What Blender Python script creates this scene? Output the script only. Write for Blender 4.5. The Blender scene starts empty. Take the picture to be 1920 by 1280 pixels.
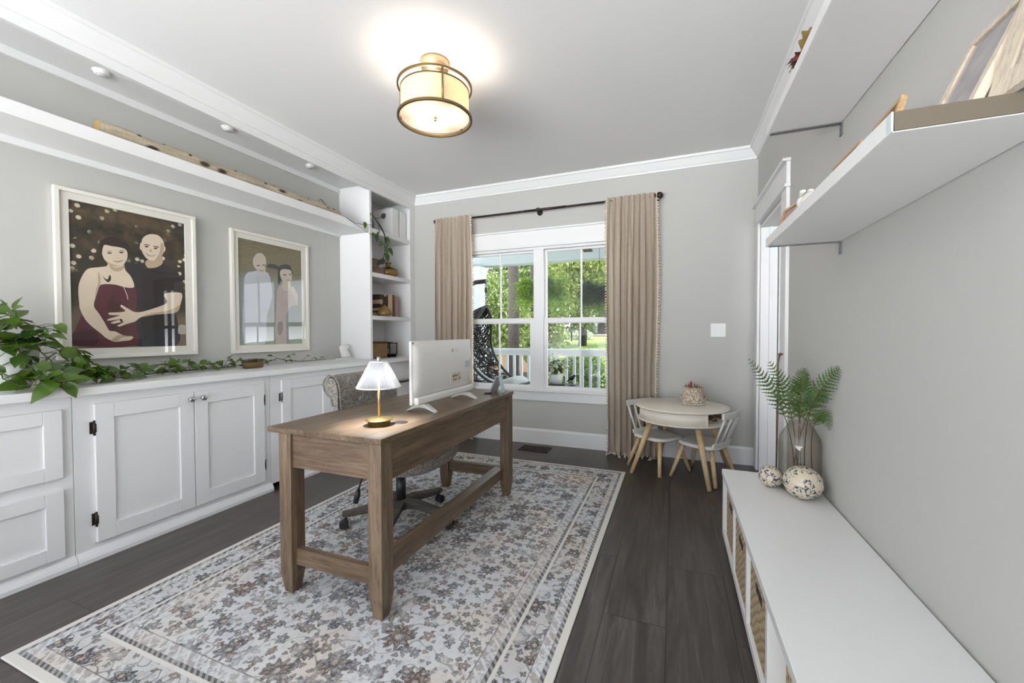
import bpy, bmesh, math, random
from mathutils import Vector, Matrix, Euler, Quaternion
PI = math.pi
scene = bpy.context.scene
COL = scene.collection
random.seed(11)

# ------------------------------------------------------------------ node helper
class NT:
    def __init__(s, name):
        s.m = bpy.data.materials.new(name); s.m.use_nodes = True
        s.t = s.m.node_tree; s.t.nodes.clear()
        s.out = s.t.nodes.new('ShaderNodeOutputMaterial')
    def n(s, typ, ins=None, **props):
        nd = s.t.nodes.new(typ)
        for k, v in props.items(): setattr(nd, k, v)
        for k, v in (ins or {}).items(): s.put(nd.inputs[k], v)
        return nd
    def put(s, sock, v):
        if isinstance(v, bpy.types.NodeSocket): s.t.links.new(v, sock)
        elif isinstance(v, (tuple, list)) and sock.type == 'RGBA' and len(v) == 3: sock.default_value = (*v, 1)
        else: sock.default_value = v
    def math(s, op, a, b=0.0, c=0.0, clamp=False):
        nd = s.n('ShaderNodeMath', {0: a, 1: b, 2: c}, operation=op, use_clamp=clamp); return nd.outputs[0]
    def mix(s, f, a, b, mode='MIX'):
        nd = s.n('ShaderNodeMixRGB', {0: f, 1: a, 2: b}, blend_type=mode); return nd.outputs[0]
    def obj(s): return s.n('ShaderNodeTexCoord').outputs['Object']
    def mapping(s, vec, scale=(1, 1, 1), rot=(0, 0, 0), loc=(0, 0, 0)):
        return s.n('ShaderNodeMapping', {'Vector': vec, 'Scale': scale, 'Rotation': rot, 'Location': loc}).outputs[0]
    def noise(s, vec, scale, detail=3, rough=.5, dist=0, out=0):
        return s.n('ShaderNodeTexNoise', {'Vector': vec, 'Scale': scale, 'Detail': detail, 'Roughness': rough, 'Distortion': dist}).outputs[out]
    def vor(s, vec, scale, feature='F1', rnd=1.0):
        return s.n('ShaderNodeTexVoronoi', {'Vector': vec, 'Scale': scale, 'Randomness': rnd}, feature=feature)
    def ramp(s, f, stops):
        nd = s.n('ShaderNodeValToRGB', {0: f}); cr = nd.color_ramp
        while len(cr.elements) < len(stops): cr.elements.new(.5)
        for e, (p, c) in zip(cr.elements, stops):
            e.position = p; e.color = (*c, 1) if len(c) == 3 else c
        return nd.outputs[0]
    def xyz(s, vec):
        nd = s.n('ShaderNodeSeparateXYZ', {0: vec}); return nd.outputs
    def step(s, x, a, b):            # smooth 0..1 from a to b
        nd = s.n('ShaderNodeMapRange', {0: x, 1: a, 2: b, 3: 0.0, 4: 1.0}, interpolation_type='SMOOTHSTEP'); return nd.outputs[0]
    def bump(s, h, strength=.3, dist=.01):
        return s.n('ShaderNodeBump', {'Height': h, 'Strength': strength, 'Distance': dist}).outputs[0]
    def bsdf(s, col, rough=.5, metal=0, normal=None, spec=.5, **kw):
        ins = {'Base Color': col, 'Roughness': rough, 'Metallic': metal, 'Specular IOR Level': spec}
        if normal is not None: ins['Normal'] = normal
        ins.update({k.replace('_', ' '): v for k, v in kw.items()})
        return s.n('ShaderNodeBsdfPrincipled', ins).outputs[0]
    def done(s, sh):
        s.t.links.new(sh, s.out.inputs[0]); return s.m

MATS = {}
def M(name, col=None, rough=.5, metal=0, bumpy=0, bscale=40, vary=0, spec=.5):
    """plain material with a little procedural tone variation and surface relief"""
    if name in MATS: return MATS[name]
    k = NT(name); v = k.obj()
    c = col
    if vary:
        f = k.noise(v, 9, 3)
        c = k.mix(f, tuple(x * (1 - vary) for x in col), tuple(min(1, x * (1 + vary)) for x in col))
    nrm = k.bump(k.noise(v, bscale, 4), bumpy, .004) if bumpy else None
    MATS[name] = k.done(k.bsdf(c, rough, metal, nrm, spec)); return MATS[name]

def wood(name, c0, c1, c2, axis, rough=.5, fine=1.0):
    k = NT(name); v = k.obj()
    sc = {'x': (1.2, 16, 16), 'y': (16, 1.2, 16), 'z': (16, 16, 1.2)}[axis]
    a = k.noise(k.mapping(v, tuple(x * fine for x in sc)), 1.6, 5, .6, .8)
    b = k.noise(k.mapping(v, tuple(x * fine * 2.6 for x in sc)), 2.4, 5, .75, .4)
    big = k.noise(k.mapping(v, tuple(.25 * x for x in sc)), 1.3, 2)
    c = k.ramp(a, [(.25, c0), (.5, c1), (.75, c2)])
    c = k.mix(k.math('MULTIPLY', k.step(b, .45, .7), .7), c, tuple(x * .5 for x in c0))
    c = k.mix(k.math('MULTIPLY', big, .35), c, c0)
    MATS[name] = k.done(k.bsdf(c, rough, 0, k.bump(b, .25, .002))); return MATS[name]

# ------------------------------------------------------------------ mesh helper
class MB:
    def __init__(s): s.v = []; s.f = []; s.mi = []; s.m = 0; s.sm = []
    def face(s, idx, smooth=False):
        s.f.append(idx); s.mi.append(s.m); s.sm.append(smooth)
    def box(s, x0, x1, y0, y1, z0, z1, rot=None, org=None):
        b = len(s.v); P = [(x, y, z) for z in (z0, z1) for y in (y0, y1) for x in (x0, x1)]
        if rot is not None:
            o = Vector(org) if org else Vector(((x0 + x1) / 2, (y0 + y1) / 2, (z0 + z1) / 2))
            P = [tuple(rot @ (Vector(p) - o) + o) for p in P]
        s.v += P
        for q in ((0, 2, 3, 1), (4, 5, 7, 6), (0, 1, 5, 4), (2, 6, 7, 3), (0, 4, 6, 2), (1, 3, 7, 5)):
            s.face([b + i for i in q])
        return s
    def lathe(s, prof, c=(0, 0, 0), seg=24, axis='z', cap=True, smooth=True, ang=2 * PI, sq=None):
        b = len(s.v)
        for r, h in prof:
            for i in range(seg):
                a = ang * i / seg; x, y = r * math.cos(a), r * math.sin(a)
                if sq: x *= sq[0]; y *= sq[1]
                p = {'z': (x, y, h), 'x': (h, x, y), 'y': (y, h, x)}[axis]
                s.v.append((c[0] + p[0], c[1] + p[1], c[2] + p[2]))
        for j in range(len(prof) - 1):
            for i in range(seg):
                i2 = (i + 1) % seg
                s.face([b + j * seg + i, b + j * seg + i2, b + (j + 1) * seg + i2, b + (j + 1) * seg + i], smooth)
        if cap:
            if prof[0][0] > 1e-6: s.face([b + i for i in range(seg)][::-1])
            if prof[-1][0] > 1e-6: s.face([b + (len(prof) - 1) * seg + i for i in range(seg)])
        return s
    def tube(s, pts, rad, seg=8, cap=True, flat=1.0):
        pts = [Vector(p) for p in pts]; n = len(pts)
        rads = rad if isinstance(rad, (list, tuple)) else [rad] * n
        b = len(s.v); t0 = (pts[1] - pts[0]).normalized()
        u = t0.orthogonal().normalized()
        for i, p in enumerate(pts):
            t = (pts[min(i + 1, n - 1)] - pts[max(i - 1, 0)])
            t = t.normalized() if t.length > 1e-9 else t0
            u = (u - t * u.dot(t)); u = u.normalized() if u.length > 1e-6 else t.orthogonal().normalized()
            w = t.cross(u)
            for k in range(seg):
                a = 2 * PI * k / seg
                s.v.append(tuple(p + (u * math.cos(a) + w * math.sin(a) * flat) * rads[i]))
        for i in range(n - 1):
            for k in range(seg):
                k2 = (k + 1) % seg
                s.face([b + i * seg + k, b + i * seg + k2, b + (i + 1) * seg + k2, b + (i + 1) * seg + k], True)
        if cap:
            s.face([b + k for k in range(seg)][::-1]); s.face([b + (n - 1) * seg + k for k in range(seg)])
        return s
    def ball(s, c, r, seg=16, rings=10, rot=None):
        r = (r, r, r) if not isinstance(r, (tuple, list)) else r
        b = len(s.v)
        for j in range(rings + 1):
            th = PI * j / rings
            for i in range(seg):
                a = 2 * PI * i / seg
                p = Vector((r[0] * math.sin(th) * math.cos(a), r[1] * math.sin(th) * math.sin(a), r[2] * math.cos(th)))
                if rot is not None: p = rot @ p
                s.v.append((c[0] + p.x, c[1] + p.y, c[2] + p.z))
        for j in range(rings):
            for i in range(seg):
                i2 = (i + 1) % seg
                s.face([b + j * seg + i, b + (j + 1) * seg + i, b + (j + 1) * seg + i2, b + j * seg + i2], True)
        return s
    def poly(s, pts, smooth=False):
        b = len(s.v); s.v += [tuple(p) for p in pts]; s.face([b + i for i in range(len(pts))], smooth); return s
    def prism(s, pts, d):            # extrude polygon pts along vector d
        b = len(s.v); n = len(pts); d = Vector(d)
        s.v += [tuple(p) for p in pts] + [tuple(Vector(p) + d) for p in pts]
        s.face([b + i for i in range(n)][::-1]); s.face([b + n + i for i in range(n)])
        for i in range(n):
            j = (i + 1) % n; s.face([b + i, b + j, b + n + j, b + n + i])
        return s
    def grid(s, nu, nv, fn, smooth=True, wrap=False):
        b = len(s.v)
        for j in range(nv):
            for i in range(nu): s.v.append(tuple(fn(i / (nu if wrap else nu - 1), j / (nv - 1))))
        for j in range(nv - 1):
            for i in range(nu if wrap else nu - 1):
                i2 = (i + 1) % nu
                s.face([b + j * nu + i, b + j * nu + i2, b + (j + 1) * nu + i2, b + (j + 1) * nu + i], smooth)
        return s
    def leaf(s, p, d, nrm, L, W, droop=.25, heart=True):
        p = Vector(p); d = Vector(d).normalized(); n = Vector(nrm); n = (n - d * n.dot(d))
        n = n.normalized() if n.length > 1e-5 else d.orthogonal().normalized(); w = d.cross(n)
        st = [(0, .0), (.12, .36), (.32, .5), (.6, .38), (.85, .14), (1, 0)] if heart else [(0, 0), (.2, .3), (.5, .5), (.8, .25), (1, 0)]
        b = len(s.v); k = len(st)
        for t, h in st:
            m = p + d * L * t - n * (droop * L * t * t)
            bk = -.1 * L if heart and t == .12 else 0
            for q in (-1, 0, 1):
                s.v.append(tuple(m + w * (q * h * W) + n * (abs(q) * h * W * .28) + d * bk * abs(q)))
        for i in range(k - 1):
            for q in (0, 1):
                a = b + i * 3 + q
                s.face([a, a + 1, a + 4, a + 3], True)
        return s

ORG = {}
def root_of(o):
    while o.parent: o = o.parent
    return o
def obj(name, mb, mats, parent=None, bevel=0, seg=2, auto=False, **props):
    off = Vector(ORG.get(root_of(parent).name, (0, 0, 0))) if parent else Vector((0, 0, 0))
    me = bpy.data.meshes.new(name)
    me.from_pydata([tuple(Vector(v) - off) for v in mb.v], [], mb.f)
    mats = mats if isinstance(mats, (list, tuple)) else [mats]
    for m in mats: me.materials.append(m)
    me.polygons.foreach_set('material_index', mb.mi)
    me.polygons.foreach_set('use_smooth', mb.sm)
    me.validate(); me.update()
    o = bpy.data.objects.new(name, me); COL.objects.link(o)
    if parent: o.parent = parent
    if bevel:
        b = o.modifiers.new('soft_edge', 'BEVEL'); b.width = bevel; b.segments = seg; b.limit_method = 'ANGLE'; b.angle_limit = .7
        b.harden_normals = False
    for k, v in props.items(): o[k] = v
    return o
def tag(o, label, cat, group=None):
    o['label'] = label; o['category'] = cat
    if group: o['group'] = group
    return o
def thing(name, label, cat, loc=(0, 0, 0), rz=0, group=None, local=False):
    o = bpy.data.objects.new(name, None); COL.objects.link(o)
    o.location = loc; o.rotation_euler = (0, 0, rz); o.empty_display_size = .05
    ORG[o.name] = (0, 0, 0) if local else tuple(loc)
    tag(o, label, cat, group); return o
def one(name, mb, mats, label, cat, loc=None, group=None, **kw):
    """a thing that is a single mesh; its origin sits at loc"""
    if loc:
        L = Vector(loc); mb.v = [tuple(Vector(v) - L) for v in mb.v]
    o = obj(name, mb, mats, None, **kw)
    if loc: o.location = loc
    return tag(o, label, cat, group)
def struct(name, mb, mats, parent=None, **kw):
    o = obj(name, mb, mats, parent, **kw)
    if not parent: o['kind'] = 'structure'
    return o
def sroot(name):
    o = bpy.data.objects.new(name, None); COL.objects.link(o); o['kind'] = 'structure'; ORG[o.name] = (0, 0, 0); return o
def dup(root, loc, rz=0, label=None, group=None):
    r = root.copy(); COL.objects.link(r); r.location = loc; r.rotation_euler = (0, 0, rz)
    if label: r['label'] = label
    if group: r['group'] = group
    for ch in [o for o in COL.objects if o.parent is root]:
        c = ch.copy(); COL.objects.link(c); c.parent = r
        for g in [o for o in COL.objects if o.parent is ch]:
            e = g.copy(); COL.objects.link(e); e.parent = c
    return r
def rotz(a): return Matrix.Rotation(a, 3, 'Z')
def rnd(a, b): return random.uniform(a, b)
def text_mesh(body, size, fn, mb):
    """letters as polygons through fn(u, v)"""
    cu = bpy.data.curves.new('lettering', 'FONT'); cu.body = body; cu.size = size; cu.resolution_u = 3
    o = bpy.data.objects.new('lettering', cu); COL.objects.link(o)
    dg = bpy.context.evaluated_depsgraph_get(); me = o.evaluated_get(dg).to_mesh()
    b = len(mb.v)
    for v in me.vertices: mb.v.append(tuple(fn(v.co.x, v.co.y)))
    for p in me.polygons: mb.face([b + i for i in p.vertices])
    o.evaluated_get(dg).to_mesh_clear()
    bpy.data.objects.remove(o); bpy.data.curves.remove(cu)

# ------------------------------------------------------------------ materials
WALL = M('painted_wall', (.475, .473, .453), .85, bumpy=.05, bscale=220)
WHITE = M('white_trim_paint', (.80, .80, .805), .38, bumpy=.02, bscale=60)
CEIL = M('ceiling_paint', (.82, .82, .825), .9, bumpy=.04, bscale=200)
LAC = M('white_lacquer', (.81, .81, .81), .3)
BLACK = M('black_metal', (.018, .016, .015), .4, .6)
BPLA = M('black_plastic', (.02, .02, .022), .4)
STEEL = M('brushed_steel', (.42, .42, .43), .35, 1)
BRONZE = M('dark_bronze', (.035, .025, .02), .45, .5)
GREYMET = M('grey_metal', (.2, .2, .2), .5, .8)
BRASS = M('satin_brass', (.62, .47, .2), .3, 1)
CREAM = M('cream_paint', (.74, .685, .59), .45)
BIRCH = wood('pale_birch_wood', (.52, .36, .19), (.62, .45, .25), (.70, .53, .32), 'z', .5)
def k_floor():
    k = NT('dark_oak_planks'); v = k.obj()
    p = k.mapping(v, rot=(0, 0, PI / 2), loc=(0, 0, 0))
    br = k.n('ShaderNodeTexBrick', {'Vector': k.mapping(v, rot=(0, 0, -PI / 2), loc=(.30, -.022, 0)), 'Color1': (0, 0, 0), 'Color2': (1, 1, 1), 'Mortar': (.5, .5, .5), 'Scale': 1.0,
             'Mortar Size': .0016, 'Mortar Smooth': .1, 'Bias': 0.0, 'Brick Width': 1.22, 'Row Height': .245}, offset=.37, offset_frequency=2)
    tone = k.xyz(br.outputs['Color'])[0]
    shift = k.n('ShaderNodeVectorMath', {0: v, 1: k.n('ShaderNodeCombineXYZ', {0: k.math('MULTIPLY', tone, 7.3), 1: k.math('MULTIPLY', tone, 3.1)}).outputs[0]}, operation='ADD').outputs[0]
    g = k.noise(k.mapping(shift, (14, 1.0, 14)), 1.6, 6, .62, 1.2)
    f = k.noise(k.mapping(shift, (90, 3.5, 90)), 1.5, 4, .7)
    c = k.ramp(g, [(.25, (.022, .018, .0165)), (.48, (.056, .047, .044)), (.72, (.115, .10, .094))])
    c = k.mix(k.math('MULTIPLY', f, .4), c, (.025, .019, .016))
    c = k.mix(k.math('MULTIPLY', tone, .3), c, (.075, .06, .05))
    c = k.mix(br.outputs['Fac'], c, (.008, .006, .005))
    h = k.math('SUBTRACT', k.math('MULTIPLY', f, .3), br.outputs['Fac'])
    return k.done(k.bsdf(c, k.math('ADD', .29, k.math('MULTIPLY', g, .14)), 0, k.bump(h, .25, .002)))
FLOOR = k_floor()
W1, W2, W3 = (.068, .041, .023), (.150, .100, .061), (.245, .175, .116)
DX = wood('desk_oak_across', W1, W2, W3, 'x', .5); DY = wood('desk_oak_along', W1, W2, W3, 'y', .36); DZ = wood('desk_oak_upright', W1, W2, W3, 'z', .5)
def k_glass(name, tint=(1, 1, 1), f0=.04, rough=.015):
    k = NT(name)
    fc = k.n('ShaderNodeLayerWeight', {'Blend': .5}).outputs['Facing']
    fr = k.math('ADD', f0, k.math('MULTIPLY', 1 - f0, k.math('POWER', fc, 5.0)))
    a = k.n('ShaderNodeBsdfTransparent', {'Color': (*tint, 1)}).outputs[0]
    b = k.n('ShaderNodeBsdfGlossy', {'Color': (1, 1, 1, 1), 'Roughness': rough}).outputs[0]
    return k.done(k.n('ShaderNodeMixShader', {0: fr, 1: a, 2: b}).outputs[0])
PANE = k_glass('window_glass', (.985, .99, .985), .018)
PICGLASS = k_glass('picture_glass', (1, 1, 1), .035)
def k_vase():
    k = NT('smoky_vase_glass')
    lw = k.n('ShaderNodeLayerWeight', {'Blend': .35}).outputs['Facing']
    t = k.mix(lw, (.86, .85, .81), (.50, .50, .46))
    a = k.n('ShaderNodeBsdfTransparent', {'Color': t}).outputs[0]
    b = k.n('ShaderNodeBsdfGlossy', {'Color': (1, 1, 1, 1), 'Roughness': .03}).outputs[0]
    fc = k.n('ShaderNodeLayerWeight', {'Blend': .5}).outputs['Facing']
    fr = k.math('ADD', .04, k.math('MULTIPLY', .96, k.math('POWER', fc, 5.0)))
    return k.done(k.n('ShaderNodeMixShader', {0: fr, 1: a, 2: b}).outputs[0])
VASEG = k_vase()
def k_leaf(name, c0, c1, rough=.4, trans=.35):
    k = NT(name); r = k.n('ShaderNodeNewGeometry').outputs['Random Per Island']
    c = k.mix(r, c0, c1)
    a = k.bsdf(c, rough)
    b = k.n('ShaderNodeBsdfTranslucent', {'Color': k.mix(.5, c, (.35, .5, .05))}).outputs[0]
    return k.done(k.n('ShaderNodeMixShader', {0: trans, 1: a, 2: b}).outputs[0])
POTHOS = k_leaf('pothos_leaf', (.012, .045, .008), (.085, .155, .018), .25, .2)
VINE = M('vine_stem', (.055, .07, .02), .6)
FERNM = k_leaf('fern_green', (.018, .055, .010), (.060, .12, .020), .5, .25)
def k_linen():
    k = NT('oatmeal_linen'); v = k.obj(); x = k.xyz(v)
    weft = k.noise(k.mapping(v, (6, 6, 210)), 1.0, 4, .7)
    warp = k.noise(k.mapping(v, (160, 160, 3)), 1.0, 3, .6)
    band = k.noise(k.mapping(v, (20, 20, .6)), 1.0, 2)
    c = k.mix(weft, (.37, .30, .235), (.63, .55, .46))
    c = k.mix(k.math('MULTIPLY', warp, .45), c, (.46, .385, .31))
    c = k.mix(k.math('MULTIPLY', k.step(band, .5, .62), .4), c, (.62, .54, .45))
    a = k.bsdf(c, .9, 0, k.bump(weft, .2, .002), spec=.15)
    b = k.n('ShaderNodeBsdfTranslucent', {'Color': k.mix(.3, c, (.75, .68, .58))}).outputs[0]
    return k.done(k.n('ShaderNodeMixShader', {0: .28, 1: a, 2: b}).outputs[0])
LINEN = k_linen()
TASSEL = M('cream_cotton', (.74, .68, .55), .9)
def k_weave(name, ca, cb, cd, s1, s2):
    k = NT(name); x = k.xyz(k.obj())
    n = k.noise(k.obj(), 14, 2)
    row = k.math('MULTIPLY', x[2], s1)
    par = k.math('MULTIPLY', k.math('FLOOR', k.math('DIVIDE', row, PI)), 1.5708)
    u = k.math('ADD', k.math('ADD', k.math('MULTIPLY', k.math('ADD', x[1], x[0]), s2), par), k.math('MULTIPLY', n, 3.5))
    a = k.math('ABSOLUTE', k.math('SINE', k.math('ADD', row, k.math('MULTIPLY', n, 1.2)))); b = k.math('ABSOLUTE', k.math('SINE', u))
    h = k.math('MULTIPLY', k.math('POWER', a, .6), k.math('POWER', b, .6))
    c = k.mix(k.step(h, .1, .75), cd, k.mix(k.noise(k.obj(), 30, 3), ca, cb))
    return k.done(k.bsdf(c, .75, 0, k.bump(h, .8, .006)))
WICK = k_weave('water_hyacinth_weave', (.44, .32, .18), (.68, .55, .37), (.13, .08, .045), 190, 70)
WICKD = k_weave('brown_wicker', (.26, .15, .06), (.38, .24, .11), (.07, .035, .015), 170, 150)
def k_chair():
    k = NT('speckled_grey_upholstery'); v = k.obj()
    d = k.vor(v, 190, 'F1', .7).outputs['Distance']
    c = k.mix(k.step(d, .25, .60), (.43, .385, .33), (.12, .115, .112))
    return k.done(k.bsdf(c, .9, 0, k.bump(d, .15, .002), spec=.2))
UPH = k_chair()
def k_birch():
    k = NT('birch_bark'); v = k.obj()
    n = k.noise(k.mapping(v, (22, 4, 22)), 1.5, 5, .65)
    l = k.noise(k.mapping(v, (3, 60, 3)), 1.6, 3, .6)
    d = k.vor(k.mapping(v, (7, 3.2, 7)), 1.6).outputs['Distance']
    c = k.ramp(n, [(.3, (.30, .24, .165)), (.55, (.46, .395, .30)), (.8, (.58, .52, .42))])
    c = k.mix(k.math('MULTIPLY', k.step(l, .55, .75), .5), c, (.24, .16, .09))
    c = k.mix(k.step(d, .24, .10), c, (.045, .028, .016))
    return k.done(k.bsdf(c, .85, 0, k.bump(n, .5, .004)))
BARK = k_birch()
def k_linshade(name, col, tr):
    k = NT(name); v = k.obj()
    w = k.noise(k.mapping(v, (30, 30, 300)), 1, 3); w2 = k.noise(k.mapping(v, (260, 260, 30)), 1, 3)
    c = k.mix(k.math('MULTIPLY', k.math('ADD', w, w2), .5), tuple(.72 * q for q in col), col)
    a = k.bsdf(c, .9); b = k.n('ShaderNodeBsdfTranslucent', {'Color': c}).outputs[0]
    return k.done(k.n('ShaderNodeMixShader', {0: tr, 1: a, 2: b}).outputs[0])
SHADE = k_linshade('linen_lamp_shade', (.80, .60, .37), .30)
DIFF = k_linshade('opal_diffuser', (.90, .85, .76), .5)
def k_pleat():
    k = NT('pleated_acrylic')
    a = k.n('ShaderNodeBsdfTranslucent', {'Color': (.92, .95, 1, 1)}).outputs[0]
    b = k.n('ShaderNodeBsdfTransparent', {'Color': (.95, .97, 1, 1)}).outputs[0]
    g = k.n('ShaderNodeBsdfGlossy', {'Color': (1, 1, 1, 1), 'Roughness': .12}).outputs[0]
    m = k.n('ShaderNodeMixShader', {0: .42, 1: a, 2: b}).outputs[0]
    return k.done(k.n('ShaderNodeMixShader', {0: .18, 1: m, 2: g}).outputs[0])
PLEAT = k_pleat()
def k_floral():
    k = NT('blue_floral_ceramic'); v = k.obj()
    wv = k.n('ShaderNodeVectorMath', {0: v, 1: k.mix(.03, (0, 0, 0), k.noise(v, 30, 2, out=1))}, operation='ADD').outputs[0]
    d = k.vor(wv, 62).outputs['Distance']; e = k.vor(wv, 34, 'DISTANCE_TO_EDGE').outputs['Distance']
    patch = k.step(k.noise(v, 22, 1), .43, .50)
    fl = k.math('MULTIPLY', k.math('MAXIMUM', k.step(d, .42, .30), k.step(e, .05, .02)), patch)
    c = k.mix(fl, (.60, .53, .40), (.035, .055, .10))
    return k.done(k.bsdf(c, .15, 0))
FLORAL = k_floral()
def k_rug():
    k = NT('faded_floral_rug'); v = k.obj(); X = k.xyz(v)
    HX, HY = .933, 1.398
    ax, ay = k.math('ABSOLUTE', X[0]), k.math('ABSOLUTE', X[1])
    ex, ey = k.math('SUBTRACT', HX, ax), k.math('SUBTRACT', HY, ay)
    e = k.math('MINIMUM', ex, ey)
    def flowers(scale, petals, size, seedoff, lo, warp=.02):
        vv = k.mapping(v, (1, 1, 1), loc=(seedoff, seedoff * .7, 0))
        vv = k.n('ShaderNodeVectorMath', {0: vv, 1: k.mix(warp, (0, 0, 0), k.noise(v, 30, 3, out=1))}, operation='ADD').outputs[0]
        flat = k.n('ShaderNodeVectorMath', {0: vv, 1: (1, 1, 0)}, operation='MULTIPLY').outputs[0]
        vo = k.n('ShaderNodeTexVoronoi', {'Vector': flat, 'Scale': scale, 'Randomness': .72}, feature='F1', voronoi_dimensions='2D')
        rel = k.n('ShaderNodeVectorMath', {0: flat, 1: vo.outputs['Position']}, operation='SUBTRACT').outputs[0]
        R = k.xyz(rel); ang = k.math('ARCTAN2', R[1], R[0]); rc = k.xyz(vo.outputs['Color'])
        cs = k.math('COSINE', k.math('ADD', k.math('MULTIPLY', ang, petals), k.math('MULTIPLY', rc[1], 6)))
        pet = k.math('ADD', .80, k.math('MULTIPLY', cs, .20))
        rad = k.math('DIVIDE', vo.outputs['Distance'], k.math('MULTIPLY', pet, k.math('MULTIPLY', size, k.math('ADD', .55, k.math('MULTIPLY', rc[2], .6)))))
        body = k.step(rad, 1.04, .92); core = k.step(rad, .30, .20); ring = k.math('MULTIPLY', k.step(rad, .42, .50), k.step(rad, .72, .62))
        line = k.math('MULTIPLY', k.step(cs, -.2, -.8), k.step(rad, .30, .45))
        on = k.step(rc[0], lo, lo + .02)
        dark = k.ramp(rc[1], [(0, (.040, .048, .066)), (.25, (.050, .050, .054)), (.45, (.085, .095, .125)), (.62, (.11, .060, .045)), (.78, (.065, .072, .08)), (.9, (.16, .10, .065)), (1, (.045, .05, .066))])
        lite = k.mix(.5, dark, k.mix(rc[2], (.34, .35, .37), (.40, .34, .28)))
        col = k.mix(ring, dark, lite); col = k.mix(line, col, dark)
        col = k.mix(core, col, k.mix(rc[1], (.40, .29, .20), (.40, .40, .40)))
        return k.math('MULTIPLY', body, on), col
    cool = k.noise(v, 1.3, 2); base = k.ramp(k.noise(v, 2.1, 3, .6), [(.30, (.53, .54, .57)), (.48, (.60, .60, .60)), (.62, (.585, .515, .455)), (.76, (.60, .585, .56))])
    base = k.mix(k.math('MULTIPLY', k.step(cool, .4, .6), .45), base, (.54, .565, .62))
    base = k.mix(k.math('MULTIPLY', k.step(k.noise(v, 34, 5, .75), .45, .7), .55), base, (.36, .355, .36))
    def curl(scale, w, off):
        nn = k.noise(k.mapping(v, loc=(off, off, 0)), scale, 1, .5)
        return k.step(k.math('ABSOLUTE', k.math('SUBTRACT', k.math('FRACT', k.math('MULTIPLY', nn, 5)), .5)), w, w * .4)
    fade = k.step(k.noise(k.mapping(v, (1, 1, 1), loc=(4, 2, 0)), 7, 5, .7), .30, .52)
    fld = k.mix(k.math('MULTIPLY', curl(6.5, .06, 1.3), .6), base, (.17, .15, .14))
    m3, c3 = flowers(30, 3, .40, 8.1, .30); fld = k.mix(k.math('MULTIPLY', m3, .75), fld, c3)
    m2, c2 = flowers(15.5, 5, .45, 3.7, .10); fld = k.mix(k.math('MULTIPLY', m2, .76), fld, c2)
    m1, c1 = flowers(7.0, 9, .43, 0.0, .42); fld = k.mix(k.math('MULTIPLY', m1, .80), fld, c1)
    # border: main motif band
    b1, d1 = flowers(9.5, 6, .46, 5.3, .1); b2, d2 = flowers(22, 4, .42, 1.9, .15)
    brd = k.mix(k.math('MULTIPLY', curl(11, .09, 3.9), .8), k.mix(.25, base, (.28, .27, .265)), (.13, .13, .14))
    brd = k.mix(k.math('MULTIPLY', b2, .85), brd, d2); brd = k.mix(k.math('MULTIPLY', b1, .9), brd, d1)
    # guard bands of little squares
    run = k.math('ADD', X[0], X[1])
    sq = k.math('MULTIPLY', k.step(k.math('ABSOLUTE', k.math('SINE', k.math('MULTIPLY', run, 58))), .3, .5), k.step(k.noise(v, 60, 2), .40, .55))
    grd = k.mix(k.math('MULTIPLY', sq, .6), base, (.22, .19, .175))
    dash = k.mix(k.step(k.math('SINE', k.math('MULTIPLY', run, 210)), -.3, .3), (.10, .10, .105), (.30, .29, .285))
    def band(c, lo, hi, col, s=1.0):
        f = k.math('MULTIPLY', k.step(e, lo - .001, lo + .001), k.step(e, hi + .001, hi - .001))
        return k.mix(k.math('MULTIPLY', f, s), c, col)
    c = fld
    c = band(c, -1, .272, grd); c = band(c, .268, .272, (.14, .13, .125), .8)
    c = band(c, -1, .222, dash); c = band(c, -1, .205, (.60, .585, .56)); c = band(c, -1, .19, brd)
    c = band(c, .083, .087, (.14, .13, .125), .8); c = band(c, -1, .083, grd); c = band(c, -1, .047, dash); c = band(c, -1, .03, (.60, .585, .55))
    wear = k.math('MULTIPLY', k.math('SUBTRACT', 1.0, fade), .75)
    inb = k.step(e, .028, .032)
    c = k.mix(k.math('MULTIPLY', wear, inb), c, base)
    return k.done(k.bsdf(c, .95, 0, k.bump(k.noise(v, 420, 2), .35, .002), spec=.1))
RUG = k_rug()
def k_sp(name, c0, c1, scale=6, stretch=(1, 1, 1), rough=.6):
    k = NT(name); n = k.noise(k.mapping(k.obj(), stretch), scale, 4, .6)
    return k.done(k.bsdf(k.mix(n, c0, c1), rough))
# ------------------------------------------------------------------ room shell
YB, XR, XL, ZC, YN = 4.055, .664, -3.22, 2.737, -2.6
struct('floor', MB().box(-3.3, 3.1, YN, 4.2, -.08, 0), FLOOR)
struct('ceiling', MB().box(-3.3, 3.1, YN, 4.2, ZC, ZC + .12), CEIL)
struct('wall_left', MB().box(-3.34, XL, YN, 4.2, 0, ZC), WALL)
# window wall: four pieces round the opening
WX0, WX1, WZ0, WZ1 = -2.165, -.455, .562, 2.05
struct('wall_back', MB().box(XL, WX0, YB, 4.2, 0, ZC).box(WX1, XR + .12, YB, 4.2, 0, ZC).box(WX0, WX1, YB, 4.2, 0, WZ0).box(WX0, WX1, YB, 4.2, WZ1, ZC), WALL)
DY0, DY1, DZ1 = 3.14, 3.92, 2.035
struct('wall_right', MB().box(XR, XR + .12, YN, DY0, 0, ZC).box(XR, XR + .12, DY1, YB, 0, ZC).box(XR, XR + .12, DY0, DY1, DZ1, ZC), WALL)
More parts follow.
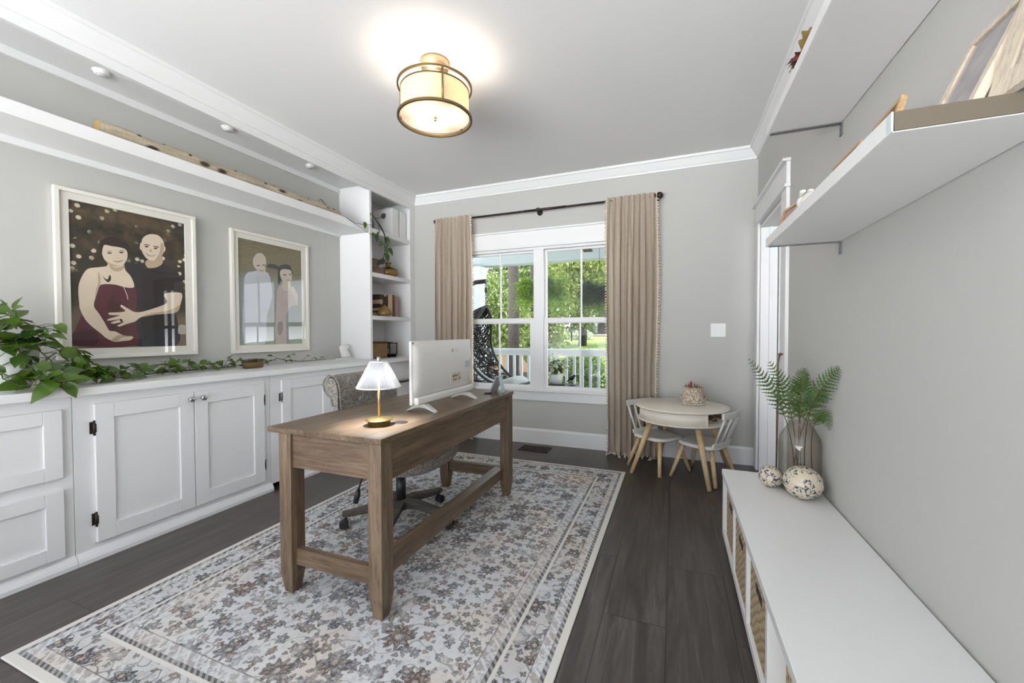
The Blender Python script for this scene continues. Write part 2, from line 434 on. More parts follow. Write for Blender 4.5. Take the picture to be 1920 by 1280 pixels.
# foyer beyond the doorway, with the front door in the same front wall
FX0, FX1 = 1.12, 2.5
struct('wall_foyer', MB().box(XR + .12, FX0, YB, 4.2, 0, ZC).box(FX1, 3.1, YB, 4.2, 0, ZC).box(FX0, FX1, YB, 4.2, 2.12, ZC).box(3.0, 3.1, YN, YB, 0, ZC), WALL)
CRP = [(0, -.098), (.013, -.098), (.014, -.084), (.028, -.07), (.05, -.04), (.062, -.024), (.072, -.022), (.073, 0), (0, 0)]
struct('trim_1', MB().prism([(-2.83, YB - d, ZC + z) for d, z in CRP], (XR + 2.83, 0, 0)), WHITE)
struct('trim_2', MB().prism([(XR - d, YN, ZC + z) for d, z in CRP], (0, YB - YN, 0)), WHITE)
struct('trim_3', MB().prism([(-2.83 + d, YN, ZC + z) for d, z in CRP], (0, YB - YN, 0)), WHITE)
struct('ceiling_soffit', MB().box(XL, -2.83, YN, YB, 2.645, ZC).box(-2.852, -2.83, YN, YB, 2.588, 2.65).box(XL, XL + .018, YN, 3.30, 2.60, 2.65), WHITE)
def base_prof(): return [(0, 0), (.018, 0), (.018, .135), (.012, .15), (.008, .156), (0, .156)]
struct('baseboard_back', MB().prism([(-2.74, YB - d, z) for d, z in base_prof()], (XR + 2.74, 0, 0)), WHITE)
struct('baseboard_right', MB().prism([(XR - d, YN, z) for d, z in base_prof()], (0, 2.99 - YN, 0)), WHITE)
# window
w = sroot('window_1')
fr = MB()
GY = 4.105
for a, b in ((WX0, -2.14), (-1.365, -1.255), (-.48, WX1)): fr.box(a, b, YB + .004, 4.19, .5752, 2.0218)
fr.box(WX0, WX1, YB + .004, 4.19, 2.022, WZ1 - .0005).box(WX0, WX1, YB + .004, 4.19, WZ0 + .0005, .575)
struct('window_frame', fr, WHITE, w, bevel=.003)
for x0, x1 in ((-2.14, -1.365), (-1.255, -.48)):
    up = MB(); y0, y1 = GY, GY + .03
    up.box(x0 + .0005, x0 + .022, y0, y1, 1.255, 2.0215).box(x1 - .014, x1 - .0005, y0, y1, 1.255, 2.0215).box(x0 + .022, x1 - .014, y0, y1, 2.0, 2.0215).box(x0 + .022, x1 - .014, y0, y1, 1.255, 1.30)
    u = struct('upper_sash', up, WHITE, w, bevel=.002)
    xm = (x0 + x1) / 2 - .006
    struct('muntin', MB().box(xm - .007, xm + .007, y0 + .006, y0 + .022, 1.30, 2.0), WHITE, u)
    struct('glass_pane', MB().poly([(x0 + .02, y0 + .014, 1.298), (x1 - .012, y0 + .014, 1.298), (x1 - .012, y0 + .014, 2.002), (x0 + .02, y0 + .014, 2.002)]), PANE, u)
    lo = MB(); y0, y1 = GY - .03, GY
    lo.box(x0 + .0005, x0 + .035, y0, y1 - .0005, .5755, 1.312).box(x1 - .045, x1 - .0005, y0, y1 - .0005, .5755, 1.312).box(x0 + .035, x1 - .045, y0, y1 - .0005, .5755, .605).box(x0 + .035, x1 - .045, y0, y1 - .0005, 1.262, 1.312)
    l = struct('lower_sash', lo, WHITE, w, bevel=.002)
    struct('muntin', MB().box(xm - .012, xm + .002, y0 + .006, y0 + .022, .605, 1.262), WHITE, l)
    struct('glass_pane', MB().poly([(x0 + .03, y0 + .014, .60), (x1 - .04, y0 + .014, .60), (x1 - .04, y0 + .014, 1.27), (x0 + .03, y0 + .014, 1.27)]), PANE, l)
struct('head_casing', MB().box(-2.27, -.35, YB - .02, YB, 2.062, 2.215).box(-2.29, -.33, YB - .035, YB, 2.215, 2.232).box(-2.28, -.34, YB - .028, YB, 2.045, 2.062), WHITE, w, bevel=.003)
struct('window_stool', MB().box(-2.28, -.34, YB - .045, YB + .05, .548, .566), WHITE, w, bevel=.004)
struct('window_apron', MB().box(-2.26, -.36, YB - .018, YB, .452, .548), WHITE, w, bevel=.003)
for x in (-2.26, -.455): struct('side_casing', MB().box(x, x + .095, YB - .018, YB, .566, 2.045), WHITE, w, bevel=.003)
# interior doorway on the right wall with an open leaf
d = sroot('door_1')
def casing(y0, y1): return MB().box(XR - .02, XR - .0004, y0, y1, .0005, 2.0575)
struct('door_casing', casing(3.0, 3.135), WHITE, d, bevel=.002); struct('door_casing', casing(3.925, 4.03), WHITE, d, bevel=.002)
struct('head_casing', MB().box(XR - .022, XR, 2.995, 4.032, 2.078, 2.215).box(XR - .045, XR, 2.985, 4.05, 2.215, 2.232).box(XR - .032, XR, 2.99, 4.045, 2.058, 2.078), WHITE, d, bevel=.002)
struct('door_jamb', MB().box(XR, XR + .12, DY0, DY0 + .018, 0, DZ1).box(XR, XR + .12, DY1 - .018, DY1, 0, DZ1).box(XR, XR + .12, DY0, DY1, DZ1 - .018, DZ1).box(XR + .06, XR + .085, DY1 - .03, DY1 - .018, 0, DZ1), WHITE, d)
lf = MB().box(XR + .125, 1.40, 3.875, 3.91, .01, 2.0)
for z0, z1 in ((.2, .85), (1.0, 1.85)): lf.box(XR + .23, 1.29, 3.868, 3.876, z0, z1)
lf = struct('door_leaf', lf, WHITE, d, bevel=.004)
struct('door_handle', MB().lathe([(0, 0), (.026, .002), (.026, .008), (.012, .012), (.012, .05), (.026, .06), (.024, .085), (0, .09)], (1.33, 3.87, 1.0), 16, 'y'), BRASS, lf).scale = (1, 1, 1)
# dark front door with panes, seen only as a reflection in the picture glass
DARKD = M('dark_stained_door', (.018, .02, .026), .4)
f = sroot('door_2')
lf = MB(); y0, y1 = 4.10, 4.145
for a, b in ((FX0, 1.17), (1.42, 1.50), (2.44, FX1)): lf.box(a, b, 4.07, 4.18, 0, 2.12)
lf.box(FX0, FX1, 4.07, 4.18, 2.06, 2.12)
struct('door_frame', lf, DARKD, f)
lf = MB().box(1.50, 2.44, y0, y1, .01, .62).box(1.50, 2.44, y0, y1, 1.92, 2.06)
for a, b in ((1.50, 1.64), (1.84, 1.875), (2.07, 2.105), (2.30, 2.44)): lf.box(a, b, y0, y1, .62, 1.92)
lf.box(1.5, 2.44, y0, y1, 1.25, 1.30)
lf = struct('door_leaf', lf, DARKD, f)
struct('glass_pane', MB().poly([(1.64, 4.12, .62), (2.30, 4.12, .62), (2.30, 4.12, 1.92), (1.64, 4.12, 1.92)]), PANE, lf)
sl = MB().box(1.17, 1.42, y0, y1, .01, .3).box(1.17, 1.42, y0, y1, 1.92, 2.06).box(1.17, 1.42, y0, y1, .80, .84).box(1.17, 1.42, y0, y1, 1.35, 1.39).box(1.17, 1.21, y0, y1, .3, 1.92).box(1.38, 1.42, y0, y1, .3, 1.92)
sl = struct('sidelight', sl, DARKD, f)
struct('glass_pane', MB().poly([(1.21, 4.12, .3), (1.38, 4.12, .3), (1.38, 4.12, 1.92), (1.21, 4.12, 1.92)]), PANE, sl)

# ------------------------------------------------------------------ built-ins
CF, DF, CT0, CT1 = -2.762, -2.742, .853, .893     # face frame, door face, counter bottom and top
def shaker(mb, y0, y1, z0, z1, rail=.075, xb=None, xf=None):
    xb = CF + .001 if xb is None else xb; xf = DF if xf is None else xf
    mb.box(xb, xf, y0, y0 + rail, z0, z1).box(xb, xf, y1 - rail, y1, z0, z1)
    mb.box(xb, xf, y0 + rail, y1 - rail, z0, z0 + rail).box(xb, xf, y0 + rail, y1 - rail, z1 - rail, z1)
    mb.box(xb, xf - .012, y0 + rail, y1 - rail, z0 + rail, z1 - rail); return mb
def hinge(y, z, side, mat, par):
    s = side
    mb = MB().box(CF + .001, CF + .004, min(y, y + s * .015), max(y, y + s * .015), z - .03, z + .03)
    mb.tube([(DF - .004, y + s * .002, z - .03), (DF - .004, y + s * .002, z + .03)], .0055, 8)
    mb.ball((DF - .004, y + s * .002, z + .034), .006, 8, 6).ball((DF - .004, y + s * .002, z - .034), .006, 8, 6)
    mb.box(DF - .003, DF + .002, min(y, y - s * .004), max(y, y - s * .004), z - .022, z + .022)
    return obj('hinge', mb, mat, par)
def knob(y, z, par):
    return obj('knob', MB().lathe([(0, 0), (.009, .001), (.006, .006), (.006, .014), (.0155, .019), (.0165, .026), (.012, .031), (0, .032)], (DF, y, z), 16, 'x'), STEEL, par)
def carcass(y0, y1, holes):
    mb = MB().box(XL + .002, CF - .02, y0, y1, .07, CT0 - .001)
    fz0, fz1 = .045, CT0 - .001; ys = [y0] + [q for h in holes for q in (h[0], h[1])] + [y1]
    mb.box(CF - .02, CF, y0, y1, fz0, fz1)
    return mb
# drawer unit (nearest)
t = thing('drawer_cabinet', 'white built-in drawer cabinet with two stacked panel drawers, under the potted trailing plant', 'cabinet', (-2.95, .55, 0), group='built-in base cabinets')
obj('cabinet_body', carcass(.02, 1.068, []), WHITE, t, bevel=.002)
for z0, z1 in ((.077, .405), (.464, .794)):
    obj('drawer', shaker(MB(), .16, 1.026, z0, z1, .064), WHITE, t, bevel=.002)
def toe(y0, y1): return MB().prism([(CF - .03, y0, 0), (-2.738, y0, 0), (-2.738, y0, .02), (-2.744, y0, .035), (-2.756, y0, .055), (CF - .004, y0, .06), (CF - .03, y0, .06)], (0, y1 - y0, 0))
obj('toe_trim', toe(.02, 1.068), WHITE, t)
# two-door unit
BRZ = M('aged_bronze_hinge', (.04, .03, .022), .45, .6)
t = thing('door_cabinet', 'white built-in cabinet with two panel doors and grey knobs, between drawer cabinet and desk', 'cabinet', (-2.95, 1.6, 0), group='built-in base cabinets')
obj('cabinet_body', carcass(1.07, 2.128, []), WHITE, t, bevel=.002)
for y0, y1, hs, ky in ((1.146, 1.608, -1, 1.585), (1.613, 2.073, 1, 1.654)):
    dd = obj('door', shaker(MB(), y0, y1, .090, .800, .077), WHITE, t, bevel=.002)
    knob(ky, .76, dd)
    for z in (.68, .21): hinge(y0 if hs < 0 else y1, z, hs, BRZ, dd)
obj('toe_trim', toe(1.07, 2.135), WHITE, t)
t = thing('door_cabinet', 'white built-in cabinet with panel doors, partly hidden behind the tufted chair', 'cabinet', (-2.95, 2.7, 0), group='built-in base cabinets')
obj('cabinet_body', carcass(2.132, 3.29, []), WHITE, t, bevel=.002)
for y0, y1, hs, ky in ((2.218, 2.68, -1, 2.655), (2.686, 3.15, 1, 2.72)):
    dd = obj('door', shaker(MB(), y0, y1, .09, .808, .075), WHITE, t, bevel=.002)
    knob(ky, .76, dd)
    for z in (.68, .21): hinge(y0 if hs < 0 else y1, z, hs, GREYMET if z > .5 else BRZ, dd)
obj('toe_trim', toe(2.25, 3.29), WHITE, t)
t = thing('drawer_cabinet', 'white built-in cabinet below the bookcase with black drawer pull', 'cabinet', (-2.95, 3.7, 0), group='built-in base cabinets')
obj('cabinet_body', carcass(3.293, 4.036, []), WHITE, t, bevel=.002)
for z0, z1, pull in ((.075, .40, 0), (.42, .73, 1)):
    dd = obj('drawer', shaker(MB(), 3.36, 3.99, z0, z1, .07), WHITE, t, bevel=.002)
    if pull: obj('drawer_pull', MB().tube([(DF, 3.615, .635), (DF + .03, 3.63, .637), (DF + .034, 3.69, .638), (DF + .03, 3.755, .637), (DF, 3.77, .635)], .012, 8), BPLA, dd)
obj('toe_trim', toe(3.293, 4.036), WHITE, t)
one('countertop', MB().box(XL + .001, -2.715, .0, 4.053, CT0, CT1), WHITE, 'long white painted countertop running over all the built-in cabinets', 'countertop', (-2.97, 2.0, CT0), bevel=.004)
# bookcase tower
TF = -2.832
t = thing('bookcase', 'tall white open bookcase in the corner standing on the countertop', 'bookcase', (-3.0, 3.7, CT1))
obj('side_panel', MB().box(XL + .001, TF, 3.295, 3.327, CT1, 2.6445), WHITE, t, bevel=.002)
obj('side_panel', MB().box(XL + .001, TF, 3.966, 4.0535, CT1, 2.6445), WHITE, t, bevel=.002)
obj('back_panel', MB().box(XL + .001, XL + .012, 3.327, 3.966, CT1, 2.6445), WHITE, t)
obj('top_rail', MB().box(-2.829, -2.826, 3.296, 4.053, 2.589, 2.64), WHITE, t)
for z0, z1 in ((1.296, 1.338), (1.733, 1.777), (2.174, 2.222)):
    obj('shelf', MB().box(XL + .012, TF - .003, 3.3275, 3.9655, z0, z1), WHITE, t, bevel=.002)
# long display shelf, front edge sweeping out to the bookcase face
mb = MB(); n = 26
def sf(y):
    q = min(1, max(0, (y - 2.85) / .43)); q = q * q * (3 - 2 * q); return -2.885 + q * .045, 2.185 - q * .02, 2.255 - q * .03
ys = [YN + .3] + [2.6 + .695 * i / n for i in range(n + 1)]
for y in ys:
    x, z0, z1 = sf(y); mb.v += [(XL + .001, y, z0), (x, y, z0), (x, y, z1), (XL + .001, y, z1)]
for i in range(len(ys) - 1):
    for q in range(4): mb.face([i * 4 + q, i * 4 + (q + 1) % 4, i * 4 + 4 + (q + 1) % 4, i * 4 + 4 + q])
mb.face([0, 1, 2, 3]); mb.face([len(ys) * 4 - 4 + q for q in (3, 2, 1, 0)])
t = thing('display_shelf', 'long white display shelf high across the grey alcove, holding the birch log', 'shelf', (-3.05, 1.0, 2.185))
obj('shelf_board', mb, WHITE, t)
obj('support_trim', MB().box(XL + .001, XL + .02, YN + .3, 3.293, 2.148, 2.1848), WHITE, t)
# puck lights
pk = thing('puck_light', 'small white puck light on the soffit, first of the row above the birch log', 'light', (-3.02, 1.33, 2.645), group='soffit puck lights')
obj('light_housing', MB().lathe([(0, -.022), (.026, -.022), (.034, -.019), (.036, -.008), (.042, -.004), (.043, 0)], (-3.02, 1.33, 2.645), 24), WHITE, pk)
obj('light_lens', MB().lathe([(0, -.0245), (.02, -.0245), (.022, -.022)], (-3.02, 1.33, 2.645), 20), M('frosted_lens', (.7, .7, .7), .3), pk)
dup(pk, (-3.0, 2.02, 2.645), 0, 'small white puck light on the soffit above the gap between the framed photos')
dup(pk, (-3.0, 2.74, 2.645), 0, 'small white puck light on the soffit above the framed photo next to the bookcase')
dup(pk, (-2.98, 3.44, 2.645), 0, 'small white puck light inside the top of the corner bookcase')
PIC_A=[
 ('cloth_dark',[0.439,0.612,0.52,0.626,0.608,0.636,0.661,0.606,0.727,0.621,0.775,0.656,0.852,0.635,0.931,0.595,0.958,0.515,0.962,0.429,0.902,0.274,0.915,0.185,0.894,0.004,0.468,0.014,0.482,0.521,0.425,0.564]),
 ('denim',[0.549,0.123,0.648,0.13,0.91,0.126,0.894,0.004,0.519,0.013]),
 ('skin_shade',[0.619,0.658,0.625,0.611,0.661,0.606,0.722,0.62,0.775,0.656,0.762,0.709]),
 ('skin',[0.576,0.75,0.581,0.792,0.596,0.829,0.637,0.857,0.687,0.871,0.743,0.867,0.782,0.837,0.795,0.792,0.782,0.733,0.743,0.69,0.681,0.666,0.631,0.673,0.594,0.707]),
 ('skin',[0.579,0.788,0.568,0.777,0.568,0.746,0.582,0.734]),
 ('skin',[0.788,0.787,0.804,0.789,0.803,0.76,0.779,0.736]),
 ('skin_shade',[0.765,0.817,0.793,0.788,0.777,0.732,0.743,0.69,0.7,0.672,0.729,0.705,0.754,0.758]),
 ('dark',[0.645,0.768,0.643,0.766,0.638,0.763,0.631,0.761,0.623,0.76,0.616,0.76,0.611,0.762,0.609,0.764,0.611,0.767,0.616,0.769,0.623,0.771,0.631,0.772,0.638,0.772,0.643,0.771]),
 ('dark',[0.729,0.766,0.727,0.764,0.722,0.761,0.714,0.759,0.706,0.758,0.698,0.758,0.693,0.759,0.692,0.762,0.694,0.764,0.699,0.767,0.706,0.769,0.715,0.77,0.722,0.77,0.727,0.769]),
 ('dark',[0.603,0.776,0.653,0.779,0.651,0.784,0.605,0.781]),
 ('dark',[0.689,0.775,0.74,0.774,0.741,0.78,0.692,0.78]),
 ('skin_shade',[0.661,0.754,0.679,0.733,0.651,0.733]),
 ('dark',[0.617,0.717,0.655,0.707,0.709,0.711,0.678,0.698,0.641,0.699]),
 ('white',[0.625,0.714,0.66,0.706,0.703,0.709,0.675,0.701,0.646,0.703]),
 ('hair',[0.233,0.691,0.229,0.739,0.251,0.768,0.302,0.792,0.366,0.799,0.423,0.788,0.465,0.756,0.486,0.715,0.461,0.675,0.44,0.652,0.402,0.622,0.321,0.62,0.259,0.659]),
 ('dress',[0.226,0.444,0.284,0.456,0.356,0.455,0.429,0.442,0.515,0.45,0.525,0.347,0.511,0.181,0.511,0.013,0.006,0.025,0.03,0.127,0.06,0.189,0.09,0.246,0.169,0.299,0.19,0.377]),
 ('dress_dark',[0.006,0.025,0.026,0.109,0.123,0.127,0.189,0.108,0.187,0.021]),
 ('dress_fig',[0.289,0.336,0.337,0.371,0.344,0.332,0.389,0.341,0.383,0.28,0.342,0.246,0.33,0.127,0.307,0.146,0.302,0.245,0.275,0.277]),
 ('skin',[0.297,0.611,0.28,0.583,0.203,0.566,0.136,0.55,0.098,0.509,0.069,0.451,0.059,0.394,0.063,0.314,0.068,0.27,0.103,0.202,0.153,0.152,0.22,0.104,0.254,0.075,0.296,0.054,0.336,0.042,0.401,0.047,0.46,0.053,0.488,0.072,0.47,0.082,0.403,0.088,0.338,0.117,0.289,0.123,0.253,0.179,0.21,0.243,0.172,0.293,0.188,0.357,0.212,0.423,0.23,0.446,0.284,0.456,0.356,0.455,0.429,0.442,0.506,0.45,0.482,0.521,0.437,0.565,0.422,0.6,0.402,0.628]),
 ('skin_shade',[0.211,0.538,0.228,0.501,0.226,0.446,0.202,0.409,0.181,0.344,0.191,0.409,0.209,0.461]),
 ('skin_shade',[0.297,0.604,0.344,0.581,0.392,0.586,0.422,0.61,0.424,0.584,0.375,0.553,0.319,0.561]),
 ('dark',[0.243,0.509,0.27,0.491,0.289,0.493,0.298,0.52,0.31,0.514,0.31,0.488,0.293,0.47,0.273,0.475]),
 ('skin',[0.245,0.709,0.246,0.664,0.264,0.626,0.296,0.6,0.344,0.588,0.393,0.593,0.426,0.616,0.449,0.653,0.454,0.694,0.438,0.721,0.388,0.73,0.324,0.73,0.269,0.732]),
 ('hair',[0.246,0.728,0.273,0.738,0.332,0.736,0.397,0.733,0.442,0.72,0.459,0.698,0.455,0.735,0.423,0.778,0.358,0.792,0.286,0.779,0.247,0.754]),
 ('hair',[0.233,0.694,0.244,0.67,0.25,0.703,0.26,0.73,0.246,0.741]),
 ('dark',[0.323,0.68,0.321,0.678,0.316,0.675,0.308,0.674,0.3,0.673,0.292,0.673,0.287,0.674,0.285,0.676,0.287,0.678,0.293,0.681,0.3,0.683,0.309,0.684,0.316,0.684,0.321,0.682]),
 ('dark',[0.421,0.697,0.419,0.694,0.413,0.691,0.405,0.689,0.397,0.688,0.389,0.689,0.383,0.69,0.382,0.692,0.384,0.694,0.389,0.697,0.397,0.699,0.406,0.7,0.414,0.7,0.419,0.699]),
 ('dark',[0.279,0.686,0.305,0.695,0.332,0.692,0.305,0.691]),
 ('dark',[0.378,0.703,0.404,0.711,0.437,0.708,0.406,0.707]),
 ('skin_shade',[0.354,0.653,0.371,0.648,0.39,0.658,0.372,0.644]),
 ('lip',[0.325,0.628,0.371,0.627,0.419,0.643,0.398,0.627,0.361,0.619]),
 ('skin_shade',[0.264,0.626,0.296,0.6,0.344,0.588,0.393,0.593,0.352,0.597,0.305,0.608]),
 ('skin',[0.783,0.416,0.957,0.431,0.942,0.335,0.904,0.274,0.793,0.257,0.679,0.246,0.561,0.226,0.507,0.192,0.438,0.174,0.373,0.153,0.356,0.162,0.414,0.19,0.324,0.173,0.304,0.183,0.381,0.207,0.285,0.194,0.279,0.205,0.349,0.226,0.376,0.235,0.294,0.236,0.289,0.251,0.366,0.256,0.424,0.268,0.384,0.299,0.394,0.311,0.442,0.289,0.509,0.262,0.606,0.275,0.775,0.329,0.807,0.359]),
 ('skin_shade',[0.942,0.335,0.904,0.274,0.793,0.257,0.679,0.246,0.561,0.226,0.651,0.257,0.784,0.278,0.873,0.303]),
 ('dark',[0.371,0.203,0.39,0.209,0.399,0.19,0.387,0.187]),
 ('skin_shade',[0.304,0.054,0.337,0.08,0.37,0.09,0.47,0.079,0.386,0.073,0.352,0.047]),
 ('white',[0.417,0.442,0.445,0.383,0.448,0.357,0.444,0.353,0.438,0.383,0.413,0.441]),
 ('stone',[0.924,0.167,1,0.164,1,0.103,0.917,0.1]),
]
PIC_B=[
 ('shirt',[0.108,0.666,0.22,0.709,0.291,0.721,0.404,0.721,0.453,0.696,0.484,0.617,0.497,0.476,0.408,0.27,0.369,0.004,0.072,0.01,0.078,0.501]),
 ('skin2',[0.275,0.719,0.338,0.695,0.396,0.726,0.389,0.77,0.276,0.759]),
 ('skin2',[0.413,0.822,0.406,0.792,0.388,0.764,0.36,0.743,0.327,0.729,0.293,0.726,0.261,0.733,0.236,0.749,0.22,0.773,0.215,0.801,0.221,0.83,0.239,0.857,0.265,0.879,0.297,0.893,0.332,0.897,0.364,0.891,0.39,0.875,0.407,0.851]),
 ('dark2',[0.318,0.775,0.315,0.771,0.308,0.768,0.298,0.766,0.286,0.765,0.276,0.765,0.269,0.767,0.267,0.769,0.269,0.773,0.276,0.776,0.287,0.778,0.298,0.779,0.308,0.779,0.315,0.777]),
 ('dark2',[0.399,0.787,0.396,0.784,0.39,0.78,0.381,0.778,0.371,0.777,0.362,0.778,0.355,0.779,0.353,0.782,0.355,0.785,0.362,0.788,0.371,0.791,0.381,0.792,0.39,0.791,0.397,0.79]),
 ('dark2',[0.283,0.735,0.339,0.727,0.391,0.746,0.342,0.72]),
 ('hair2',[0.43,0.794,0.506,0.81,0.609,0.797,0.608,0.761,0.522,0.768,0.438,0.767]),
 ('dressb',[0.586,0.573,0.675,0.621,0.802,0.609,0.894,0.54,0.92,0.433,0.796,0.385,0.72,0.277,0.713,0,0.54,0.0,0.565,0.459]),
 ('skin2',[0.676,0.652,0.656,0.588,0.727,0.551,0.802,0.598,0.803,0.641]),
 ('skin2',[0.839,0.612,0.928,0.52,0.91,0.4,0.874,0.496,0.801,0.556]),
 ('hair2',[0.596,0.77,0.612,0.797,0.698,0.826,0.789,0.826,0.825,0.787,0.843,0.74,0.695,0.696,0.64,0.65,0.595,0.615]),
 ('skin2',[0.63,0.747,0.679,0.776,0.803,0.777,0.827,0.728,0.815,0.663,0.751,0.631,0.676,0.646,0.633,0.696]),
 ('dark2',[0.733,0.722,0.73,0.719,0.722,0.715,0.711,0.713,0.698,0.712,0.686,0.712,0.678,0.714,0.676,0.717,0.679,0.72,0.687,0.724,0.698,0.726,0.711,0.727,0.723,0.727,0.731,0.725]),
 ('dark2',[0.82,0.733,0.818,0.73,0.812,0.727,0.803,0.725,0.793,0.724,0.784,0.725,0.778,0.726,0.776,0.729,0.778,0.732,0.784,0.735,0.793,0.737,0.803,0.738,0.812,0.737,0.818,0.735]),
 ('lip2',[0.73,0.672,0.804,0.678,0.767,0.665]),
 ('dressb_dark',[0.576,0.212,0.647,0.233,0.663,0.171,0.626,0.098,0.582,0.108]),
]
# ------------------------------------------------------------------ framed photographs
def k_bokeh():
    k = NT('dark_foliage_photo'); v = k.obj(); X = k.xyz(v)
    n = k.noise(v, 9, 4, .65)
    c = k.ramp(n, [(.3, (.010, .009, .006)), (.55, (.035, .027, .015)), (.78, (.13, .085, .04))])
    h = k.step(X[2], .10, .40); c = k.mix(k.math('MULTIPLY', h, k.step(n, .35, .7)), c, (.10, .06, .025))
    grd = k.step(X[2], -.16, -.26); c = k.mix(grd, c, k.mix(n, (.05, .035, .02), (.26, .19, .12)))
    vo = k.vor(v, 30); r = k.xyz(vo.outputs['Color'])
    dot = k.math('MULTIPLY', k.step(vo.outputs['Distance'], .42, .30), k.math('MULTIPLY', k.step(r[0], .72, .74), k.step(X[2], -.05, .05)))
    dot = k.math('MULTIPLY', dot, k.step(k.noise(v, 5, 1), .38, .55))
    c = k.mix(dot, c, k.mix(r[1], (.42, .33, .2), (.75, .69, .56)))
    return k.done(k.bsdf(c, .6))
def k_meadow():
    k = NT('faded_meadow_photo'); v = k.obj(); X = k.xyz(v)
    n = k.noise(k.mapping(v, (1, 10, 30)), 2.2, 5, .7)
    a = k.mix(n, (.10, .085, .045), (.26, .22, .13)); b = k.mix(n, (.16, .19, .17), (.34, .38, .35))
    return k.done(k.bsdf(k.mix(k.step(X[2], .22, .05), a, b), .6))
def k_skin(name, c): return M(name, c, .6, vary=.08)
PC = {'skin': (.66, .55, .42), 'skin_shade': (.44, .33, .22), 'skin2': (.52, .46, .38), 'dark': (.02, .015, .012), 'dark2': (.14, .12, .11), 'hair': (.022, .014, .010), 'hair2': (.05, .05, .055),
      'dress': (.085, .018, .022), 'dress_dark': (.045, .01, .016), 'dress_fig': (.055, .015, .012), 'cloth_dark': (.022, .018, .017), 'denim': (.022, .023, .030), 'white': (.7, .66, .58), 'lip': (.34, .14, .11),
      'lip2': (.36, .24, .22), 'stone': (.42, .38, .31), 'shirt': (.46, .48, .52), 'dressb': (.44, .37, .34), 'dressb_dark': (.28, .24, .23)}
PM = {n: M('print_' + n, c, .6, vary=.10) for n, c in PC.items()}
FRAMEW = M('off_white_frame', (.72, .70, .64), .45)
def smooth_poly(q, close=True):
    P = [Vector((q[i], q[i + 1], 0)) for i in range(0, len(q), 2)]; n = len(P); out = []
    for i in range(n):
        p0, p1, p2, p3 = P[i - 1], P[i], P[(i + 1) % n], P[(i + 2) % n]
        for t in (0, .34, .67):
            # softened Catmull-Rom
            r = .5 * ((2 * p1) + (p2 - p0) * t + (2 * p0 - 5 * p1 + 4 * p2 - p3) * t * t + (-p0 + 3 * p1 - 3 * p2 + p3) * t ** 3)
            out.append((min(1, max(0, r.x)), min(1, max(0, r.y))))
    return out
def tri_poly(mb, pts):
    from mathutils.geometry import tessellate_polygon
    b = len(mb.v); mb.v += [tuple(p) for p in pts]
    for tri in tessellate_polygon([[Vector(p) for p in pts]]): mb.face([b + i for i in tri])
def picture(label, y0, y1, z0, z1, m, bg, polys, yaw):
    x = XL; yc = (y0 + y1) / 2; zc = (z0 + z1) / 2
    t = thing('framed_photograph', label, 'picture', (x + .001, y0, z0), rz=-yaw)   # hinged at its far-from-window edge
    ORG[t.name] = (x, y0, z0)
    fr = MB(); b = .022
    for a in ((y0, y1, z0, z0 + b), (y0, y1, z1 - b, z1), (y0, y0 + b, z0 + b, z1 - b), (y1 - b, y1, z0 + b, z1 - b)): fr.box(x, x + .03, *a)
    obj('frame', fr, FRAMEW, t, bevel=.002)
    mt = MB(); py0, py1, pz0, pz1 = y0 + m, y1 - m, z0 + m, z1 - m
    for a in ((y0 + b, y1 - b, z0 + b, pz0), (y0 + b, y1 - b, pz1, z1 - b), (y0 + b, py0, pz0, pz1), (py1, y1 - b, pz0, pz1)): mt.box(x + .004, x + .0165, *a)
    obj('mat_border', mt, M('picture_mat', (.74, .72, .66), .8), t)
    names = ['bg'] + sorted({c for c, q in polys}); mats = [bg] + [PM[n] for n in names[1:]]
    pr = MB()
    pr.v += [(0, a - (py0 + py1) / 2, c - (pz0 + pz1) / 2) for a, c in ((py0, pz0), (py1, pz0), (py1, pz1), (py0, pz1))]; pr.face([0, 1, 2, 3])
    W, Hh = py1 - py0, pz1 - pz0
    for i, (c, q) in enumerate(polys):
        pr.m = names.index(c)
        tri_poly(pr, [(.00012 * (i + 1), (u - .5) * W, (vv - .5) * Hh) for u, vv in smooth_poly(q)])
    p = obj('photo_print', pr, mats, t)
    off = Vector((x + .006, (py0 + py1) / 2, (pz0 + pz1) / 2)) - Vector((x, y0, z0))
    for vtx in p.data.vertices: vtx.co += Vector(ORG[t.name])
    p.location = off
    obj('picture_glass', MB().poly([(x + .0172, y0 + b - .002, z0 + b - .002), (x + .0172, y1 - b + .002, z0 + b - .002), (x + .0172, y1 - b + .002, z1 - b + .002), (x + .0172, y0 + b - .002, z1 - b + .002)]), PICGLASS, t)
    return t
picture('framed photo of woman in burgundy dress and bald man embracing, above the trailing plant', 1.185, 1.892, 1.013, 1.988, .062, k_bokeh(), PIC_A, math.radians(2.0))
picture('framed faded photo of bald man and dark-haired woman outdoors, nearest the bookcase', 2.157, 2.877, 1.003, 1.980, .062, k_meadow(), PIC_B, 0)

